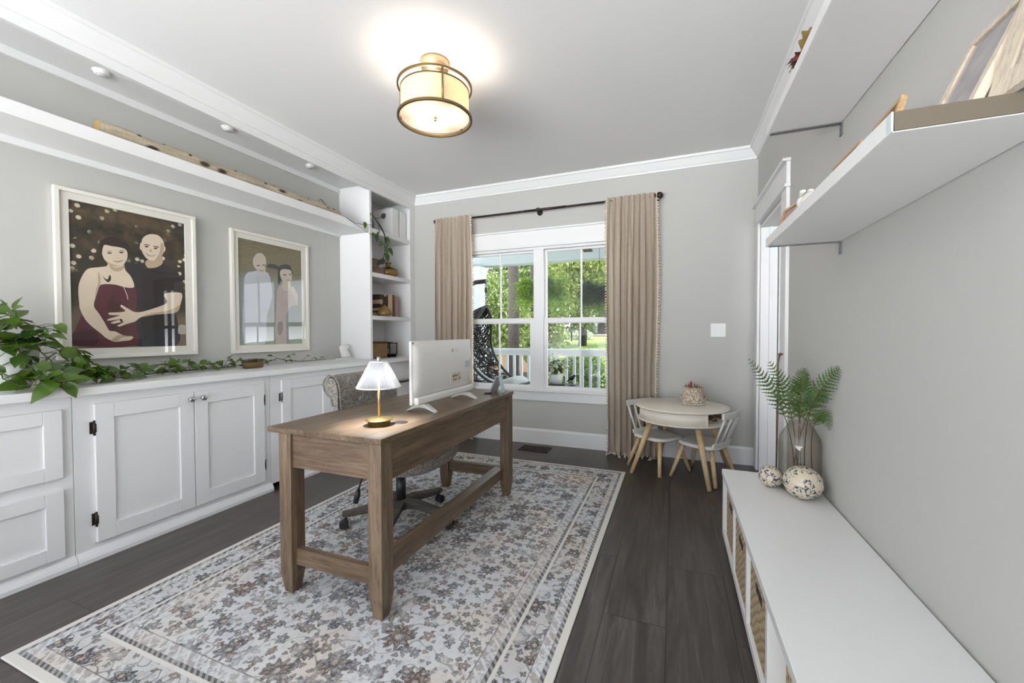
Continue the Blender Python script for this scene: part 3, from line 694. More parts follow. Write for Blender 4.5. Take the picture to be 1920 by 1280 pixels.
# ------------------------------------------------------------------ rug, vent, switch
one('area_rug', MB().box(-2.229, -.363, .659, 3.455, .001, .009), RUG, 'large faded floral rug with bordered edges on the dark plank floor', 'rug', (-1.296, 2.057, .001), bevel=.003)
t = thing('floor_vent', 'brown metal floor vent grille below the window', 'vent', (-1.28, 3.845, 0))
vm = MB(); vm.box(-1.43, -1.13, 3.755, 3.765, 0, .006).box(-1.43, -1.13, 3.925, 3.935, 0, .006).box(-1.43, -1.42, 3.765, 3.925, 0, .006).box(-1.14, -1.13, 3.765, 3.925, 0, .006)
obj('vent_frame', vm, M('vent_brown', (.035, .024, .02), .5, .5), t)
vm = MB()
for i in range(13):
    x = -1.415 + i * .0225; vm.box(x, x + .006, 3.765, 3.925, .001, .005)
for i in range(7):
    y = 3.765 + i * .0245; vm.box(-1.42, -1.14, y, y + .007, .001, .005)
for i in range(6):
    for j in range(4): vm.lathe([(.007, .0012), (.013, .0012), (.013, .0052), (.007, .0052)], (-1.40 + i * .048 + (.02 if j % 2 else 0), 3.79 + j * .037, 0), 8)
obj('vent_grille', vm, M('vent_brown'), t)
t = thing('light_switch', 'white double light switch plate on the wall above the small round table', 'switch', (.366, YB, 1.176))
obj('switch_plate', MB().box(.306, .427, YB - .006, YB, 1.116, 1.236), LAC, t, bevel=.002)
for x in (.34, .393):
    obj('toggle', MB().box(x - .005, x + .005, YB - .016, YB - .006, 1.168, 1.192), LAC, t, bevel=.001)
    
# ------------------------------------------------------------------ desk
t = thing('desk', 'long brown oak writing desk with stretcher base standing on the rug', 'desk', (-1.37, 1.99, .009))
dx0, dx1, dy0, dy1, zt, zf = -1.683, -1.060, 1.283, 2.705, .745, .0095
obj('desk_top', MB().box(dx0, dx1, dy0, dy1, .722, zt), DY, t, bevel=.002)
def leg(x0, x1, y0, y1):
    mb = MB(); e = .012
    lv = [(zf, e), (zf + .09, 0), (.7215, 0)]
    for z, q in lv: mb.v += [(x0 + q, y0 + q, z), (x1 - q, y0 + q, z), (x1 - q, y1 - q, z), (x0 + q, y1 - q, z)]
    for j in range(2):
        for i in range(4): mb.face([j * 4 + i, j * 4 + (i + 1) % 4, j * 4 + 4 + (i + 1) % 4, j * 4 + 4 + i])
    mb.face([3, 2, 1, 0]); mb.face([8, 9, 10, 11]); return mb
LX = ((-1.622, -1.552), (-1.132, -1.065)); LY = ((1.290, 1.362), (2.622, 2.694))
for a in LX:
    for b in LY: obj('leg', leg(*a, *b), DZ, t, bevel=.002)
obj('end_apron', MB().box(-1.552, -1.132, 1.302, 1.326, .572, .7215), DX, t, bevel=.001)
obj('end_apron', MB().box(-1.552, -1.132, 2.658, 2.682, .572, .7215), DX, t, bevel=.001)
obj('back_apron', MB().box(-1.098, -1.076, 1.362, 2.622, .560, .7215), DY, t, bevel=.001)
dr = obj('drawer', MB().box(-1.61, -1.585, 1.37, 2.61, .60, .7215), DY, t, bevel=.001)
for y in (1.65, 2.33): obj('drawer_pull', MB().tube([(-1.61, y - .05, .665), (-1.635, y - .045, .66), (-1.64, y, .658), (-1.635, y + .045, .66), (-1.61, y + .05, .665)], .006, 8), BPLA, dr)
obj('cup_hook', MB().tube([(-1.622, 1.325, .665), (-1.632, 1.325, .662), (-1.634, 1.325, .645), (-1.632, 1.325, .628), (-1.622, 1.325, .625)], .005, 8), BPLA, t)
obj('end_stretcher', MB().box(-1.552, -1.132, 1.312, 1.342, .135, .208), DX, t, bevel=.002)
obj('end_stretcher', MB().box(-1.552, -1.132, 2.640, 2.672, .135, .208), DX, t, bevel=.002)
obj('long_stretcher', MB().box(-1.182, -1.112, 1.342, 2.640, .137, .207), DY, t, bevel=.002)
g = obj('cable_grommet', MB().lathe([(0, .7465), (.026, .7465), (.03, .7475), (.034, .7465), (.034, .7452)], (-1.177, 1.562, 0), 24), BPLA, t)
# ------------------------------------------------------------------ table lamp
lx, ly = -1.238, 1.490
t = thing('table_lamp', 'small brass table lamp with lit pleated clear shade on the desk', 'lamp', (lx, ly, zt))
obj('lamp_base', MB().lathe([(0, 0), (.046, 0), (.049, .004), (.049, .020), (.060, .023), (.0605, .027), (.044, .027), (.015, .030), (.006, .034), (0, .034)], (lx, ly, zt), 32), BRASS, t)
obj('pole', MB().lathe([(.0055, .03), (.0055, .215)], (lx, ly, zt), 12), BRASS, t)
def pl(u, v):
    a = 2 * PI * u; r = (.094 - v * .056) + (.0048 if int(round(u * 88)) % 2 else -.0048) * (1 - .5 * v)
    return (lx + r * math.cos(a), ly + r * math.sin(a), zt + .172 + v * .112)
sh = obj('lamp_shade', MB().grid(88, 5, pl, smooth=False, wrap=True), PLEAT, t)
obj('shade_rim', MB().lathe([(.0955, .170), (.0985, .170), (.0985, .175), (.0955, .175)], (lx, ly, zt), 44, cap=False), LAC, sh)
obj('shade_cap', MB().lathe([(0, .284), (.038, .284), (.038, .288), (0, .288)], (lx, ly, zt), 30), LAC, sh)
obj('finial', MB().lathe([(0, .286), (.011, .286), (.011, .294), (.008, .300), (.009, .306), (0, .308)], (lx, ly, zt), 16), STEEL, t)
k = NT('lamp_led'); LED = k.done(k.n('ShaderNodeEmission', {'Color': (1, .97, .9, 1), 'Strength': 6.0}).outputs[0])
obj('light_source', MB().lathe([(0, .218), (.02, .218), (.024, .222), (.02, .232), (0, .234)], (lx, ly, zt), 20), LED, t)
# ------------------------------------------------------------------ monitor, easel, pen
mx, my0, my1, mz0, mz1 = -1.232, 1.730, 2.375, .790, 1.118
t = thing('computer_monitor', 'white computer monitor seen from behind, standing on the desk', 'monitor', (mx, 2.05, zt))
MW = M('monitor_white_plastic', (.70, .69, .67), .4); SIL = M('light_silver_plastic', (.62, .62, .60), .35, .4)
obj('display_panel', MB().box(mx - .016, mx, my0, my1, mz0, mz1), MW, t, bevel=.005)
obj('screen', MB().box(mx - .0175, mx - .0165, my0 + .01, my1 - .01, mz0 + .02, mz1 - .01), M('dark_screen', (.01, .01, .012), .15), t)
def shell(u, v):
    y = my0 + .008 + u * (my1 - my0 - .016); z = mz0 + .035 + v * (mz1 - mz0 - .043)
    e = min(u, 1 - u) * (my1 - my0); g2 = min(v * .7, 1 - v) * (mz1 - mz0)
    d = .026 * (1 - math.exp(-e / .018)) * (1 - math.exp(-g2 / .035))
    return (mx + d, y, z)
obj('back_cover', MB().grid(40, 28, shell), MW, t)
obj('lower_bulge', MB().box(mx, mx + .030, my0 + .012, my1 - .012, mz0 - .0, mz0 + .040), MW, t, bevel=.010, seg=3)
lg = MB(); lgx = mx + .0272
text_mesh('LG', .030, lambda u, v: (lgx, 2.118 + u, 1.047 + v), lg)
lg.lathe([(.0105, 0), (.0125, 0), (.0125, .0006), (.0105, .0006)], (lgx - .0003, 2.098, 1.058), 20, 'x').box(lgx, lgx + .0004, 2.096, 2.0985, 1.052, 1.065).box(lgx, lgx + .0004, 2.098, 2.103, 1.052, 1.0545).box(lgx, lgx + .0004, 2.092, 2.0945, 1.058, 1.061)
obj('logo', lg, M('pale_grey_print', (.50, .46, .42), .5), t)
st = MB(); st.box(lgx - .001, lgx + .0006, 2.262, 2.305, .945, .985)
stk = obj('sticker', st, k_sp('blue_white_label', (.08, .13, .22), (.75, .78, .8), 60), t)
io = obj('port_panel', MB().box(lgx - .004, lgx + .0004, 2.075, 2.19, .872, .925), M('beige_port_plate', (.55, .49, .38), .5), t)
for i, (y, z, wd, hh) in enumerate(((2.105, .905, .014, .012), (2.122, .908, .011, .010), (2.137, .905, .012, .008), (2.153, .908, .010, .009), (2.11, .884, .012, .008), (2.126, .884, .010, .008), (2.143, .886, .010, .006), (2.178, .888, .010, .012))):
    obj('port', MB().box(lgx, lgx + .0012, y - wd / 2, y + wd / 2, z - hh / 2, z + hh / 2), BPLA, io)
obj('side_plate', MB().box(lgx - .004, lgx + .0004, 2.31, 2.33, .86, 1.0), M('beige_port_plate'), t)
for y in (1.82, 2.285):
    mb = MB()
    for s in (-1, 1):
        mb.prism([(mx + s * .012, y - .017, zt + .03), (mx + s * .012, y + .017, zt + .03), (mx + s * .012, y + .017, zt + .046), (mx + s * .012, y - .017, zt + .046)], (s * .02, 0, -.004))
        xa, xb = mx + s * .03, mx + s * .088
        b = len(mb.v)
        for x, za, zb, hw in ((mx, zt + .026, zt + .05, .018), (xa, zt + .022, zt + .040, .016), (xb, zt + .0005, zt + .006, .014)):
            mb.v += [(x, y - hw, za), (x, y + hw, za), (x, y + hw, zb), (x, y - hw, zb)]
        for j in range(2):
            for i in range(4): mb.face([b + j * 4 + i, b + j * 4 + (i + 1) % 4, b + j * 4 + 4 + (i + 1) % 4, b + j * 4 + 4 + i])
        mb.face([b + 8, b + 9, b + 10, b + 11]); mb.face([b + 3, b + 2, b + 1, b])
    obj('stand_foot', mb, SIL, t)
t = thing('digital_frame', 'small silver tablet frame propped on its easel leg at the desk end', 'frame', (-1.15, 2.60, zt))
R1 = Matrix.Rotation(math.radians(-20), 3, 'Y') 
mb = MB()
def sl(y0, y1, x, z, ang, ht, th):
    b = len(mb.v); ca, sa = math.cos(ang), math.sin(ang)
    P = [(-th / 2, 0), (th / 2, 0), (th / 2, ht), (-th / 2, ht)]
    P = [(x + p * ca + q * sa, z + q * ca - p * sa) for p, q in P]; zm = min(q for p, q in P); P = [(p, q - zm + zt + .0005) for p, q in P]
    mb.prism([(p, y0, q) for p, q in P], (0, y1 - y0, 0))
sl(2.535, 2.665, -1.172, zt, math.radians(24), .125, .010)
obj('tablet_body', mb, M('brushed_silver_shell', (.38, .40, .42), .35, .6), t, bevel=.002)
mb = MB(); sl(2.575, 2.625, -1.093, zt, math.radians(-14), .118, .006)
obj('easel_leg', mb, M('pale_teal_plastic', (.32, .44, .46), .4), t)
t = thing('ballpoint_pen', 'black pen lying on the desk in front of the small tablet frame', 'pen', (-1.163, 2.505, zt))
obj('pen_barrel', MB().tube([(-1.186, 2.484, zt + .006), (-1.148, 2.518, zt + .006)], .0055, 8), BPLA, t)
obj('pen_tip', MB().tube([(-1.186, 2.484, zt + .006), (-1.194, 2.477, zt + .0045)], [.005, .0015], 8), STEEL, t)
# ------------------------------------------------------------------ office chair
cx, cy = -1.555, 2.065
t = thing('office_chair', 'grey tufted rolling office chair pushed under the desk', 'chair', (cx, cy, .009))
WB = wood('weathered_dark_wood', (.045, .038, .030), (.085, .075, .062), (.14, .125, .105), 'x', .6)
z0 = .009
hub = obj('base_hub', MB().lathe([(0, .075), (.045, .075), (.048, .08), (.048, .125), (.035, .135), (0, .135)], (cx, cy, z0), 20), WB, t)
for k_ in range(5):
    a = math.radians(4 + 72 * k_); u = Vector((math.cos(a), math.sin(a), 0)); w = Vector((-u.y, u.x, 0)); c = Vector((cx, cy, z0))
    mb = MB(); st = [(.02, .085, .135, .03), (.12, .088, .132, .029), (.22, .075, .112, .026), (.30, .070, .100, .024), (.335, .072, .098, .020)]
    for r, za, zb, hw in st:
        p = c + u * r; mb.v += [tuple(p - w * hw + Vector((0, 0, za))), tuple(p + w * hw + Vector((0, 0, za))), tuple(p + w * hw + Vector((0, 0, zb))), tuple(p - w * hw + Vector((0, 0, zb)))]
    for j in range(4):
        for i in range(4): mb.face([j * 4 + i, j * 4 + (i + 1) % 4, j * 4 + 4 + (i + 1) % 4, j * 4 + 4 + i])
    mb.face([3, 2, 1, 0]); mb.face([16, 17, 18, 19])
    arm = obj('base_arm', mb, WB, t, bevel=.004)
    p = c + u * .315
    cb = MB().tube([p + Vector((0, 0, .078)), p + Vector((0, 0, .045))], .008, 8)
    for s in (-1, 1):
        q0 = p + u * .012 + w * (s * .006) + Vector((0, 0, .0255)); q1 = q0 + w * (s * .016)
        cb.tube([q0, q1], .0255, 16)
    cb.ball(tuple(p + u * .008 + Vector((0, 0, .038))), (.024, .024, .016), 10, 8)
    obj('caster', cb, BPLA, arm)
obj('gas_column', MB().lathe([(.03, .13), (.03, .27), (.022, .272), (.022, .37)], (cx, cy, z0), 20), BPLA, t)
obj('tilt_mechanism', MB().box(cx - .12, cx + .10, cy - .07, cy + .07, .36, .392).lathe([(0, .30), (.034, .30), (.036, .31), (.036, .36)], (cx + .10, cy + .10, 0), 16), BPLA, t, bevel=.006)
lv = obj('tilt_lever', MB().tube([(cx - .03, cy - .07, .375), (cx - .06, cy - .20, .37), (cx - .075, cy - .25, .35), (cx - .085, cy - .26, .30), (cx - .09, cy - .265, .275)], .005, 8), BLACK, t)
obj('lever_grip', MB().tube([(cx - .088, cy - .264, .285), (cx - .094, cy - .268, .25), (cx - .102, cy - .275, .205)], [.009, .017, .014], 10, flat=.7), BPLA, lv)
def sup(a, n=3.2):
    c, s_ = math.cos(a), math.sin(a); return abs(c) ** (2 / n) * (1 if c >= 0 else -1), abs(s_) ** (2 / n) * (1 if s_ >= 0 else -1)
SC = (cx + .045, cy - .02)
def seat(u, v):
    a = 2 * PI * u; x, y = sup(a)
    prof = [(.0, .385), (.80, .385), (.93, .392), (1.0, .425), (1.015, .46), (.98, .490), (.85, .505), (.5, .512), (0, .514)]
    q = v * (len(prof) - 1); i = min(int(q), len(prof) - 2); f = q - i
    r = prof[i][0] * (1 - f) + prof[i + 1][0] * f; z = prof[i][1] * (1 - f) + prof[i + 1][1] * f
    return (SC[0] + .285 * r * x, SC[1] + .30 * r * y, z)
obj('seat_cushion', MB().grid(48, 25, seat, wrap=True), UPH, t)
# rolled tufted back: profile in x-z swept across y
BP = [(-1.80, .50), (-1.815, .60), (-1.835, .70), (-1.845, .77), (-1.848, .825), (-1.862, .868), (-1.893, .900), (-1.935, .905), (-1.968, .880), (-1.978, .845), (-1.968, .808), (-1.938, .782), (-1.915, .768), (-1.905, .72), (-1.895, .62), (-1.885, .50)]
BUT = [(y, z) for z, off in ((.87, .0), (.745, .09), (.62, .0)) for y in (cy - .12 + off, cy + .04 + off, cy + .20 + off) if y < cy + .31]
def bk(u, v):
    q = u * (len(BP) - 1); i = min(int(q), len(BP) - 2); f = q - i
    p0, p1, p2, p3 = BP[max(i - 1, 0)], BP[i], BP[i + 1], BP[min(i + 2, len(BP) - 1)]
    cr = lambda a, b, c, d: .5 * (2 * b + (c - a) * f + (2 * a - 5 * b + 4 * c - d) * f * f + (3 * b - a - 3 * c + d) * f ** 3)
    x, z = cr(p0[0], p1[0], p2[0], p3[0]), cr(p0[1], p1[1], p2[1], p3[1])
    hw = .268 + .012 * math.sin(min(1, max(0, (z - .5) / .4)) * PI)
    y = cy + .085 + (v - .5) * 2 * hw
    e = min(v, 1 - v) * 2 * hw
    inset = .018 * math.exp(-e / .014)
    cxm, czm = -1.89, .70 if z < .76 else .845
    if z > .76: czm = .845; cxm = -1.912
    else: cxm = -1.862; czm = z
    d = 0
    if u < .45:
        for by, bz in BUT:
            rr = math.hypot(y - by, z - bz); d += .016 * math.exp(-(rr / .035) ** 2)
    L = math.hypot(x - cxm, z - czm) + 1e-6; k2 = (inset + d) / L; k2 = min(k2, .8)
    return (x + (cxm - x) * k2, y, z + (czm - z) * k2)
mb = MB().grid(60, 41, bk)
n0 = 60
for j in (0, 40):
    mb.face([j * n0 + i for i in range(n0)][::(-1 if j else 1)])
bko = obj('backrest', mb, UPH, t)
for by, bz in BUT:
    if bz < .6: continue
    xb = -1.832 - .016 if bz < .8 else -1.852
    obj('tuft_button', MB().ball((xb + .012, by, bz), (.008, .014, .014), 10, 8), UPH, bko)
obj('back_piping', MB().tube([(p[0] + .0, cy + .085 - .271, p[1]) for p in BP[2:14]], .005, 6), UPH, bko)
# ------------------------------------------------------------------ curtains and rod
RY = YB - .072
t = thing('curtain_rod', 'dark bronze curtain rod with ball finials above the window', 'curtain rod', (-1.3, RY, 2.418))
obj('rod', MB().tube([(-2.49, RY, 2.405), (-.15, RY, 2.405)], .0105, 12), BRONZE, t)
obj('rod_sleeve', MB().tube([(-1.44, RY, 2.405), (-1.0, RY, 2.405)], .0125, 12), BRONZE, t)
for x in (-2.50, -.128): obj('finial', MB().ball((x, RY, 2.405), .032 if x > -1 else .024, 16, 12).tube([(x + (.05 if x < -1 else -.05), RY, 2.405), (x, RY, 2.405)], .014, 10), BRONZE, t)
for x in (-2.46, -1.29, -.16):
    obj('wall_bracket', MB().lathe([(0, YB - .004), (.03, YB - .004), (.03, YB)], (x, 0, 2.395), 16, 'y').tube([(x, YB, 2.395), (x, RY + .012, 2.395)], .007, 8).lathe([(.012, -.012), (.021, -.012), (.021, .012), (.012, .012)], (x, RY, 2.405), 16, 'x'), BRONZE, t)
def curtain(label, x0, x1, zb, nf, seed, flare, loc):
    rr = random.Random(seed); ph = [rr.uniform(-1.1, 1.1) for _ in range(nf * 2 + 2)]; am = [rr.uniform(.55, 1.15) for _ in range(nf * 2 + 2)]
    t = thing('curtain', label, 'curtain', loc, group='linen curtains')
    def fn(u, v):
        q = u * nf * 2; i = int(min(q, nf * 2)); f = q - i
        a = (am[i] * (1 - f) + am[min(i + 1, nf * 2 + 1)] * f); p = (ph[i] * (1 - f) + ph[min(i + 1, nf * 2 + 1)] * f)
        vd = 1 - v                                                   # 0 top .. 1 bottom
        s = math.sin(q * PI + p * (.5 + .9 * min(1, vd * 3)) + .35 * math.sin(vd * 5 + p * 3)); s += .35 * math.sin(q * PI * 2.3 + p * 2) * (1 - .6 * min(1, vd * 2))
        amp = (.014 + .019 * min(1, vd * 2.2)) * a
        grow = 1 + .05 * math.sin(min(1, vd * 1.5) * PI) + flare * vd * vd
        x = (x0 + x1) / 2 + (u - .5) * (x1 - x0) * grow + .012 * math.cos(q * PI + p) * min(1, vd * 3)
        y = RY - .0135 - amp * (1 + s) + .02 * min(1, vd * 3)
        z = 2.432 + (zb - 2.432) * vd + (.004 * math.cos(q * PI * 1.0) if vd < .01 else 0)
        if zb < .1 and vd > .94:
            y -= (vd - .94) * 1.1 * (.5 + .5 * math.sin(q * 1.7 + 1)); z += .010 * math.sin(q * 2.3) * (vd - .94) / .06
            z = max(.006, z)
        return (x, y, z)
    nu, nv = nf * 14 + 1, 60
    c = obj('curtain_panel', MB().grid(nu, nv, fn), LINEN, t)
    for u in (0.0, 1.0):
        mb = MB(); s = -1 if u == 0 else 1
        n = int((2.43 - zb) / .026)
        pts = [Vector(fn(u, 1 - i / n)) for i in range(n + 1)]
        mb.tube([p + Vector((s * .002, 0, 0)) for p in pts], .0045, 5)
        for p in pts[1:]:
            a_ = rnd(-.5, .5); d = Vector((s * .016, a_ * .008, -.012 + rnd(-.004, .004)))
            mb.tube([p, p + d * .6, p + d * 1.25], [.0025, .005, .0075], 5)
        obj('tassel_trim', mb, TASSEL, t)
    if zb < .1:
        mb = MB()
        for i in range(46):
            p = Vector(fn(i / 45, 0)); mb.tube([p + Vector((0, 0, .004)), p + Vector((rnd(-.01, .01), -.012 + rnd(-.01, .004), 0)), p + Vector((rnd(-.012, .012), -.03, -.001))], [.003, .005, .006], 5)
        obj('bottom_fringe', mb, TASSEL, t)
    return t
curtain('narrow oatmeal linen curtain hanging between bookcase and window', -2.487, -2.045, .02, 7, 3, 0.0, (-2.27, RY, 2.43))
curtain('oatmeal linen curtain pooling on the floor beside the small round table', -.598, -.155, .012, 8, 8, -.06, (-.37, RY, 2.43))
# ------------------------------------------------------------------ ceiling lamp
lx, ly = -1.305, 2.085
AG = M('antique_gold_metal', (.22, .155, .07), .4, .9)
t = thing('ceiling_lamp', 'lit drum ceiling lamp with linen shade inside an antique gold frame', 'lamp', (lx, ly, ZC))
obj('canopy', MB().lathe([(0, 2.655), (.062, 2.655), (.066, 2.66), (.066, 2.685), (.075, 2.69), (.08, 2.70), (.082, 2.728), (.082, ZC - .0005), (0, ZC - .0005)], (lx, ly, 0), 36), M('warm_gold_metal', (.55, .40, .24), .4, .8), t)
def ring(z0, z1, r0, r1): return MB().lathe([(r0, z0), (r1, z0), (r1, z1), (r0, z1), (r0, z0)], (lx, ly, 0), 64, cap=False, smooth=False)
obj('frame_ring', ring(2.583, 2.595, .207, .216), AG, t); obj('frame_ring', ring(2.404, 2.418, .204, .216), AG, t)
for a in (-47, 73, 193):
    a = math.radians(a); u = Vector((math.cos(a), math.sin(a), 0)); p = Vector((lx, ly, 0)) + u * .212
    obj('frame_bar', MB().tube([p + Vector((0, 0, 2.41)), p + Vector((0, 0, 2.59))], .0055, 8), AG, t)
    obj('frame_spoke', MB().tube([p + Vector((0, 0, 2.588)), Vector((lx, ly, 2.60)) + u * .05, Vector((lx, ly, 2.662)) + u * .05], .004, 6), AG, t)
sh = obj('lamp_shade', MB().lathe([(.196, 2.422), (.196, 2.566)], (lx, ly, 0), 64, cap=False), SHADE, t)
obj('shade_trim', ring(2.560, 2.568, .194, .1985), AG, sh)
obj('diffuser', MB().lathe([(0, 2.421), (.10, 2.4205), (.194, 2.421)], (lx, ly, 0), 48, cap=False), DIFF, t)
obj('finial', MB().lathe([(0, 2.396), (.006, 2.398), (.008, 2.405), (.006, 2.412), (.011, 2.415), (.011, 2.4205), (0, 2.4207)], (lx, ly, 0), 14), AG, t)
k = NT('warm_bulb'); BULB = k.done(k.n('ShaderNodeEmission', {'Color': (1, .86, .66, 1), 'Strength': 1.0}).outputs[0])
for a in (80, 200, 320):
    a = math.radians(a); obj('light_bulb', MB().ball((lx + .075 * math.cos(a), ly + .075 * math.sin(a), 2.475), (.026, .026, .034), 12, 10), BULB, t)
# ------------------------------------------------------------------ trailing pothos on the counter
def vine_leaves(mb, stems, path, n, L0, L1, spread, up=.6, seed=0, tip=1.0, zmin=None, xlim=None):
    rr = random.Random(seed); P = [Vector(p) for p in path]
    for i in range(n):
        q = (i + rr.random() * .8) / n * (len(P) - 1); j = min(int(q), len(P) - 2); f = q - j
        p = P[j].lerp(P[j + 1], f); tdir = (P[j + 1] - P[j]).normalized()
        a = rr.uniform(0, 2 * PI); d = Vector((math.cos(a) * spread, math.sin(a), rr.uniform(-.1, up * 1.5))) + tdir * .5
        d.normalize(); st = rr.uniform(.025, .075)
        b = p + d * st + Vector((0, 0, rr.uniform(.0, .02)))
        L = rr.uniform(L0, L1) * (1 - (1 - tip) * q / len(P))
        ld = (d + Vector((rr.uniform(-.4, .4), rr.uniform(-.4, .4), rr.uniform(-.9, .1)))).normalized()
        end = b + ld * L
        if zmin is not None and end.z < zmin: ld.z += (zmin - end.z) / L; ld.normalize()
        if xlim is not None and min(b.x, end.x) < xlim: ld.x = abs(ld.x); b.x = max(b.x, xlim + .005)
        if zmin is not None and b.z < zmin: b.z = zmin + .004
        mb.leaf(b, ld, (rr.uniform(-.3, 1.0), rr.uniform(-1.0, .4), .8), L, L * rr.uniform(.68, .85), rr.uniform(.1, .35))
        stems.tube([p, p.lerp(b, .5) + Vector((0, 0, .006)), b], .0016, 5)
pt = thing('potted_pothos', 'large trailing pothos in a white pot, its long vines lying along the counter', 'plant', (-3.0, .93, CT1))
obj('pot', MB().lathe([(0, .001), (.075, .001), (.095, .05), (.108, .14), (.115, .218), (.112, .225), (.106, .218), (.10, .19), (0, .188)], (-3.0, .93, CT1), 36), M('white_glazed_ceramic', (.76, .76, .75), .25), pt)
obj('soil', MB().lathe([(0, .192), (.102, .192)], (-3.0, .93, CT1), 24), M('potting_soil', (.03, .02, .013), .95, bumpy=.5, bscale=120), pt)
Z = CT1
paths = [
 ([(-3.0, .95, 1.10), (-2.93, 1.02, 1.14), (-2.88, 1.10, 1.05), (-2.88, 1.2, .95), (-2.95, 1.4, .915), (-3.04, 1.6, .91), (-3.07, 1.8, .908), (-3.10, 2.0, .905), (-3.1, 2.12, .905)], 74, .055, .085),
 ([(-3.0, .93, 1.10), (-2.90, .98, 1.12), (-2.84, 1.05, 1.0), (-2.85, 1.15, .93), (-2.92, 1.3, .91), (-3.0, 1.5, .91), (-3.12, 1.7, .912), (-3.13, 1.9, .906)], 66, .055, .09),
 ([(-2.98, .90, 1.1), (-2.88, .93, 1.11), (-2.82, .95, .98), (-2.80, 1.0, .93), (-2.84, 1.1, .912), (-2.98, 1.25, .91), (-3.08, 1.45, .91)], 50, .06, .095),
 ([(-3.0, .9, 1.1), (-2.9, .87, 1.10), (-2.80, .86, .96), (-2.77, .90, .925), (-2.74, .955, .925), (-2.705, 1.0, .94)], 26, .075, .105),
 ([(-3.02, .9, 1.1), (-3.0, .92, 1.18), (-2.97, .97, 1.22), (-2.93, 1.03, 1.19)], 20, .07, .10),
 ([(-3.03, .9, 1.1), (-3.02, .88, 1.2), (-3.0, .86, 1.26), (-2.95, .88, 1.24)], 18, .075, .105),
 ([(-3.15, 2.0, .905), (-3.16, 2.25, .915), (-3.15, 2.40, .915), (-3.14, 2.50, .948), (-3.15, 2.58, .925), (-3.14, 2.72, .908), (-3.12, 2.85, .908), (-3.11, 2.98, .915)], 15, .04, .062)]
lv, sm = MB(), MB()
for i, (p, n, a, b) in enumerate(paths):
    # curve
    Q = []
    for j in range(len(p) - 1):
        for f in (0, .5): Q.append(Vector(p[j]).lerp(Vector(p[j + 1]), f))
    Q.append(Vector(p[-1])); sm.tube(Q, .0028, 6)
    vine_leaves(lv, sm, Q, n, a, b, .8, .7 if i < 6 else .5, 40 + i, .7, zmin=CT1 + .016, xlim=-3.205)
for p, d, L in (((-2.70, .99, .935), (.22, -.75, -.62), .125), ((-2.695, 1.03, .93), (.2, .25, -.9), .085), ((-2.78, .93, .93), (.2, -.9, -.05), .12), ((-2.76, 1.05, .93), (.3, .9, .1), .10)):
    lv.leaf(p, d, (.7, -.5, .6), L, L * .6, .15)
obj('leaves', lv, POTHOS, pt); obj('vines', sm, VINE, pt)
# candle bowl
t = thing('candle_bowl', 'small oval amber glass candle bowl with cream wax among the vines', 'candle', (-3.02, 2.195, CT1))
c = (-3.02, 2.195, CT1)
obj('glass_bowl', MB().lathe([(0, .001), (.058, .001), (.062, .006), (.072, .062), (.0725, .066), (.069, .066), (.066, .05)], c, 36, sq=(.75, 1.25)), k_glass('olive_amber_glass', (.42, .36, .20), .05), t)
obj('wax', MB().lathe([(0, .005), (.057, .005), (.066, .045), (0, .046)], c, 32, sq=(.75, 1.22)), M('cream_wax', (.68, .60, .44), .5), t)
for s in (-1, 0, 1): obj('wooden_wick', MB().box(c[0] - .012, c[0] + .012, c[1] + s * .028 - .004, c[1] + s * .028 + .004, CT1 + .04, CT1 + .072), M('wick_wood', (.16, .08, .04), .8), t)
# white sculpture: abstract kneeling torso on a small plinth
SCU = M('matte_plaster', (.76, .755, .74), .7)
sx, sy = -3.07, 3.20
t = thing('plaster_sculpture', 'small white plaster figure on a plinth against the bookcase side', 'sculpture', (sx, sy, CT1))
obj('plinth', MB().box(sx - .05, sx + .05, sy - .085, sy + .075, CT1 + .0005, CT1 + .018), SCU, t, bevel=.004)
mb = MB()
mb.tube([(sx, sy + .01, CT1 + .015), (sx, sy + .0, CT1 + .05), (sx, sy - .018, CT1 + .085), (sx, sy - .035, CT1 + .115), (sx, sy - .045, CT1 + .140), (sx, sy - .046, CT1 + .146)], [.046, .042, .036, .032, .024, .012], 16, flat=.7)
mb.tube([(sx, sy - .03, CT1 + .10), (sx + .01, sy + .0, CT1 + .125), (sx + .012, sy + .012, CT1 + .138), (sx + .012, sy + .014, CT1 + .143)], [.028, .03, .022, .01], 14)
mb.tube([(sx, sy + .02, CT1 + .016), (sx + .01, sy + .045, CT1 + .04), (sx + .01, sy + .05, CT1 + .02)], [.03, .026, .022], 12)
obj('figure', mb, SCU, t)
# birch log
pts = []; rad = []
for i in range(40):
    f = i / 39; y = 1.262 + f * 1.735
    pts.append((-2.935 + .006 * math.sin(f * 9), y, 0)); rad.append((.035 - .006 * f) * (1 + .06 * math.sin(f * 31)) + (.004 * math.exp(-((f - .52) / .05) ** 2)))
pts = [(x, y, sf(y)[2] + r + .0008 + .004 * math.sin(i * .5) ** 2) for i, ((x, y, z), r) in enumerate(zip(pts, rad))]
t = thing('birch_log', 'long thin birch log with dark knots lying on the high display shelf', 'log', (-2.935, 2.1, 2.25))
obj('bark', MB().tube(pts, rad, 14, cap=False), BARK, t)
obj('cut_end', MB().tube([pts[0], (pts[0][0], pts[0][1] - .001, pts[0][2])], rad[0] * .99, 14), M('cut_wood', (.36, .25, .10), .8), t)
kn = MB()
for f, a in ((.12, 40), (.2, 75), (.28, 20), (.44, 60), (.58, 30), (.64, 80), (.80, 65), (.92, 60), (.97, 30)):
    i = int(f * 39); a = math.radians(a); p = Vector(pts[i]) + Vector((math.cos(a), 0, math.sin(a))) * rad[i] * .9
    kn.ball(tuple(p), (.008, .014, .007), 8, 6)
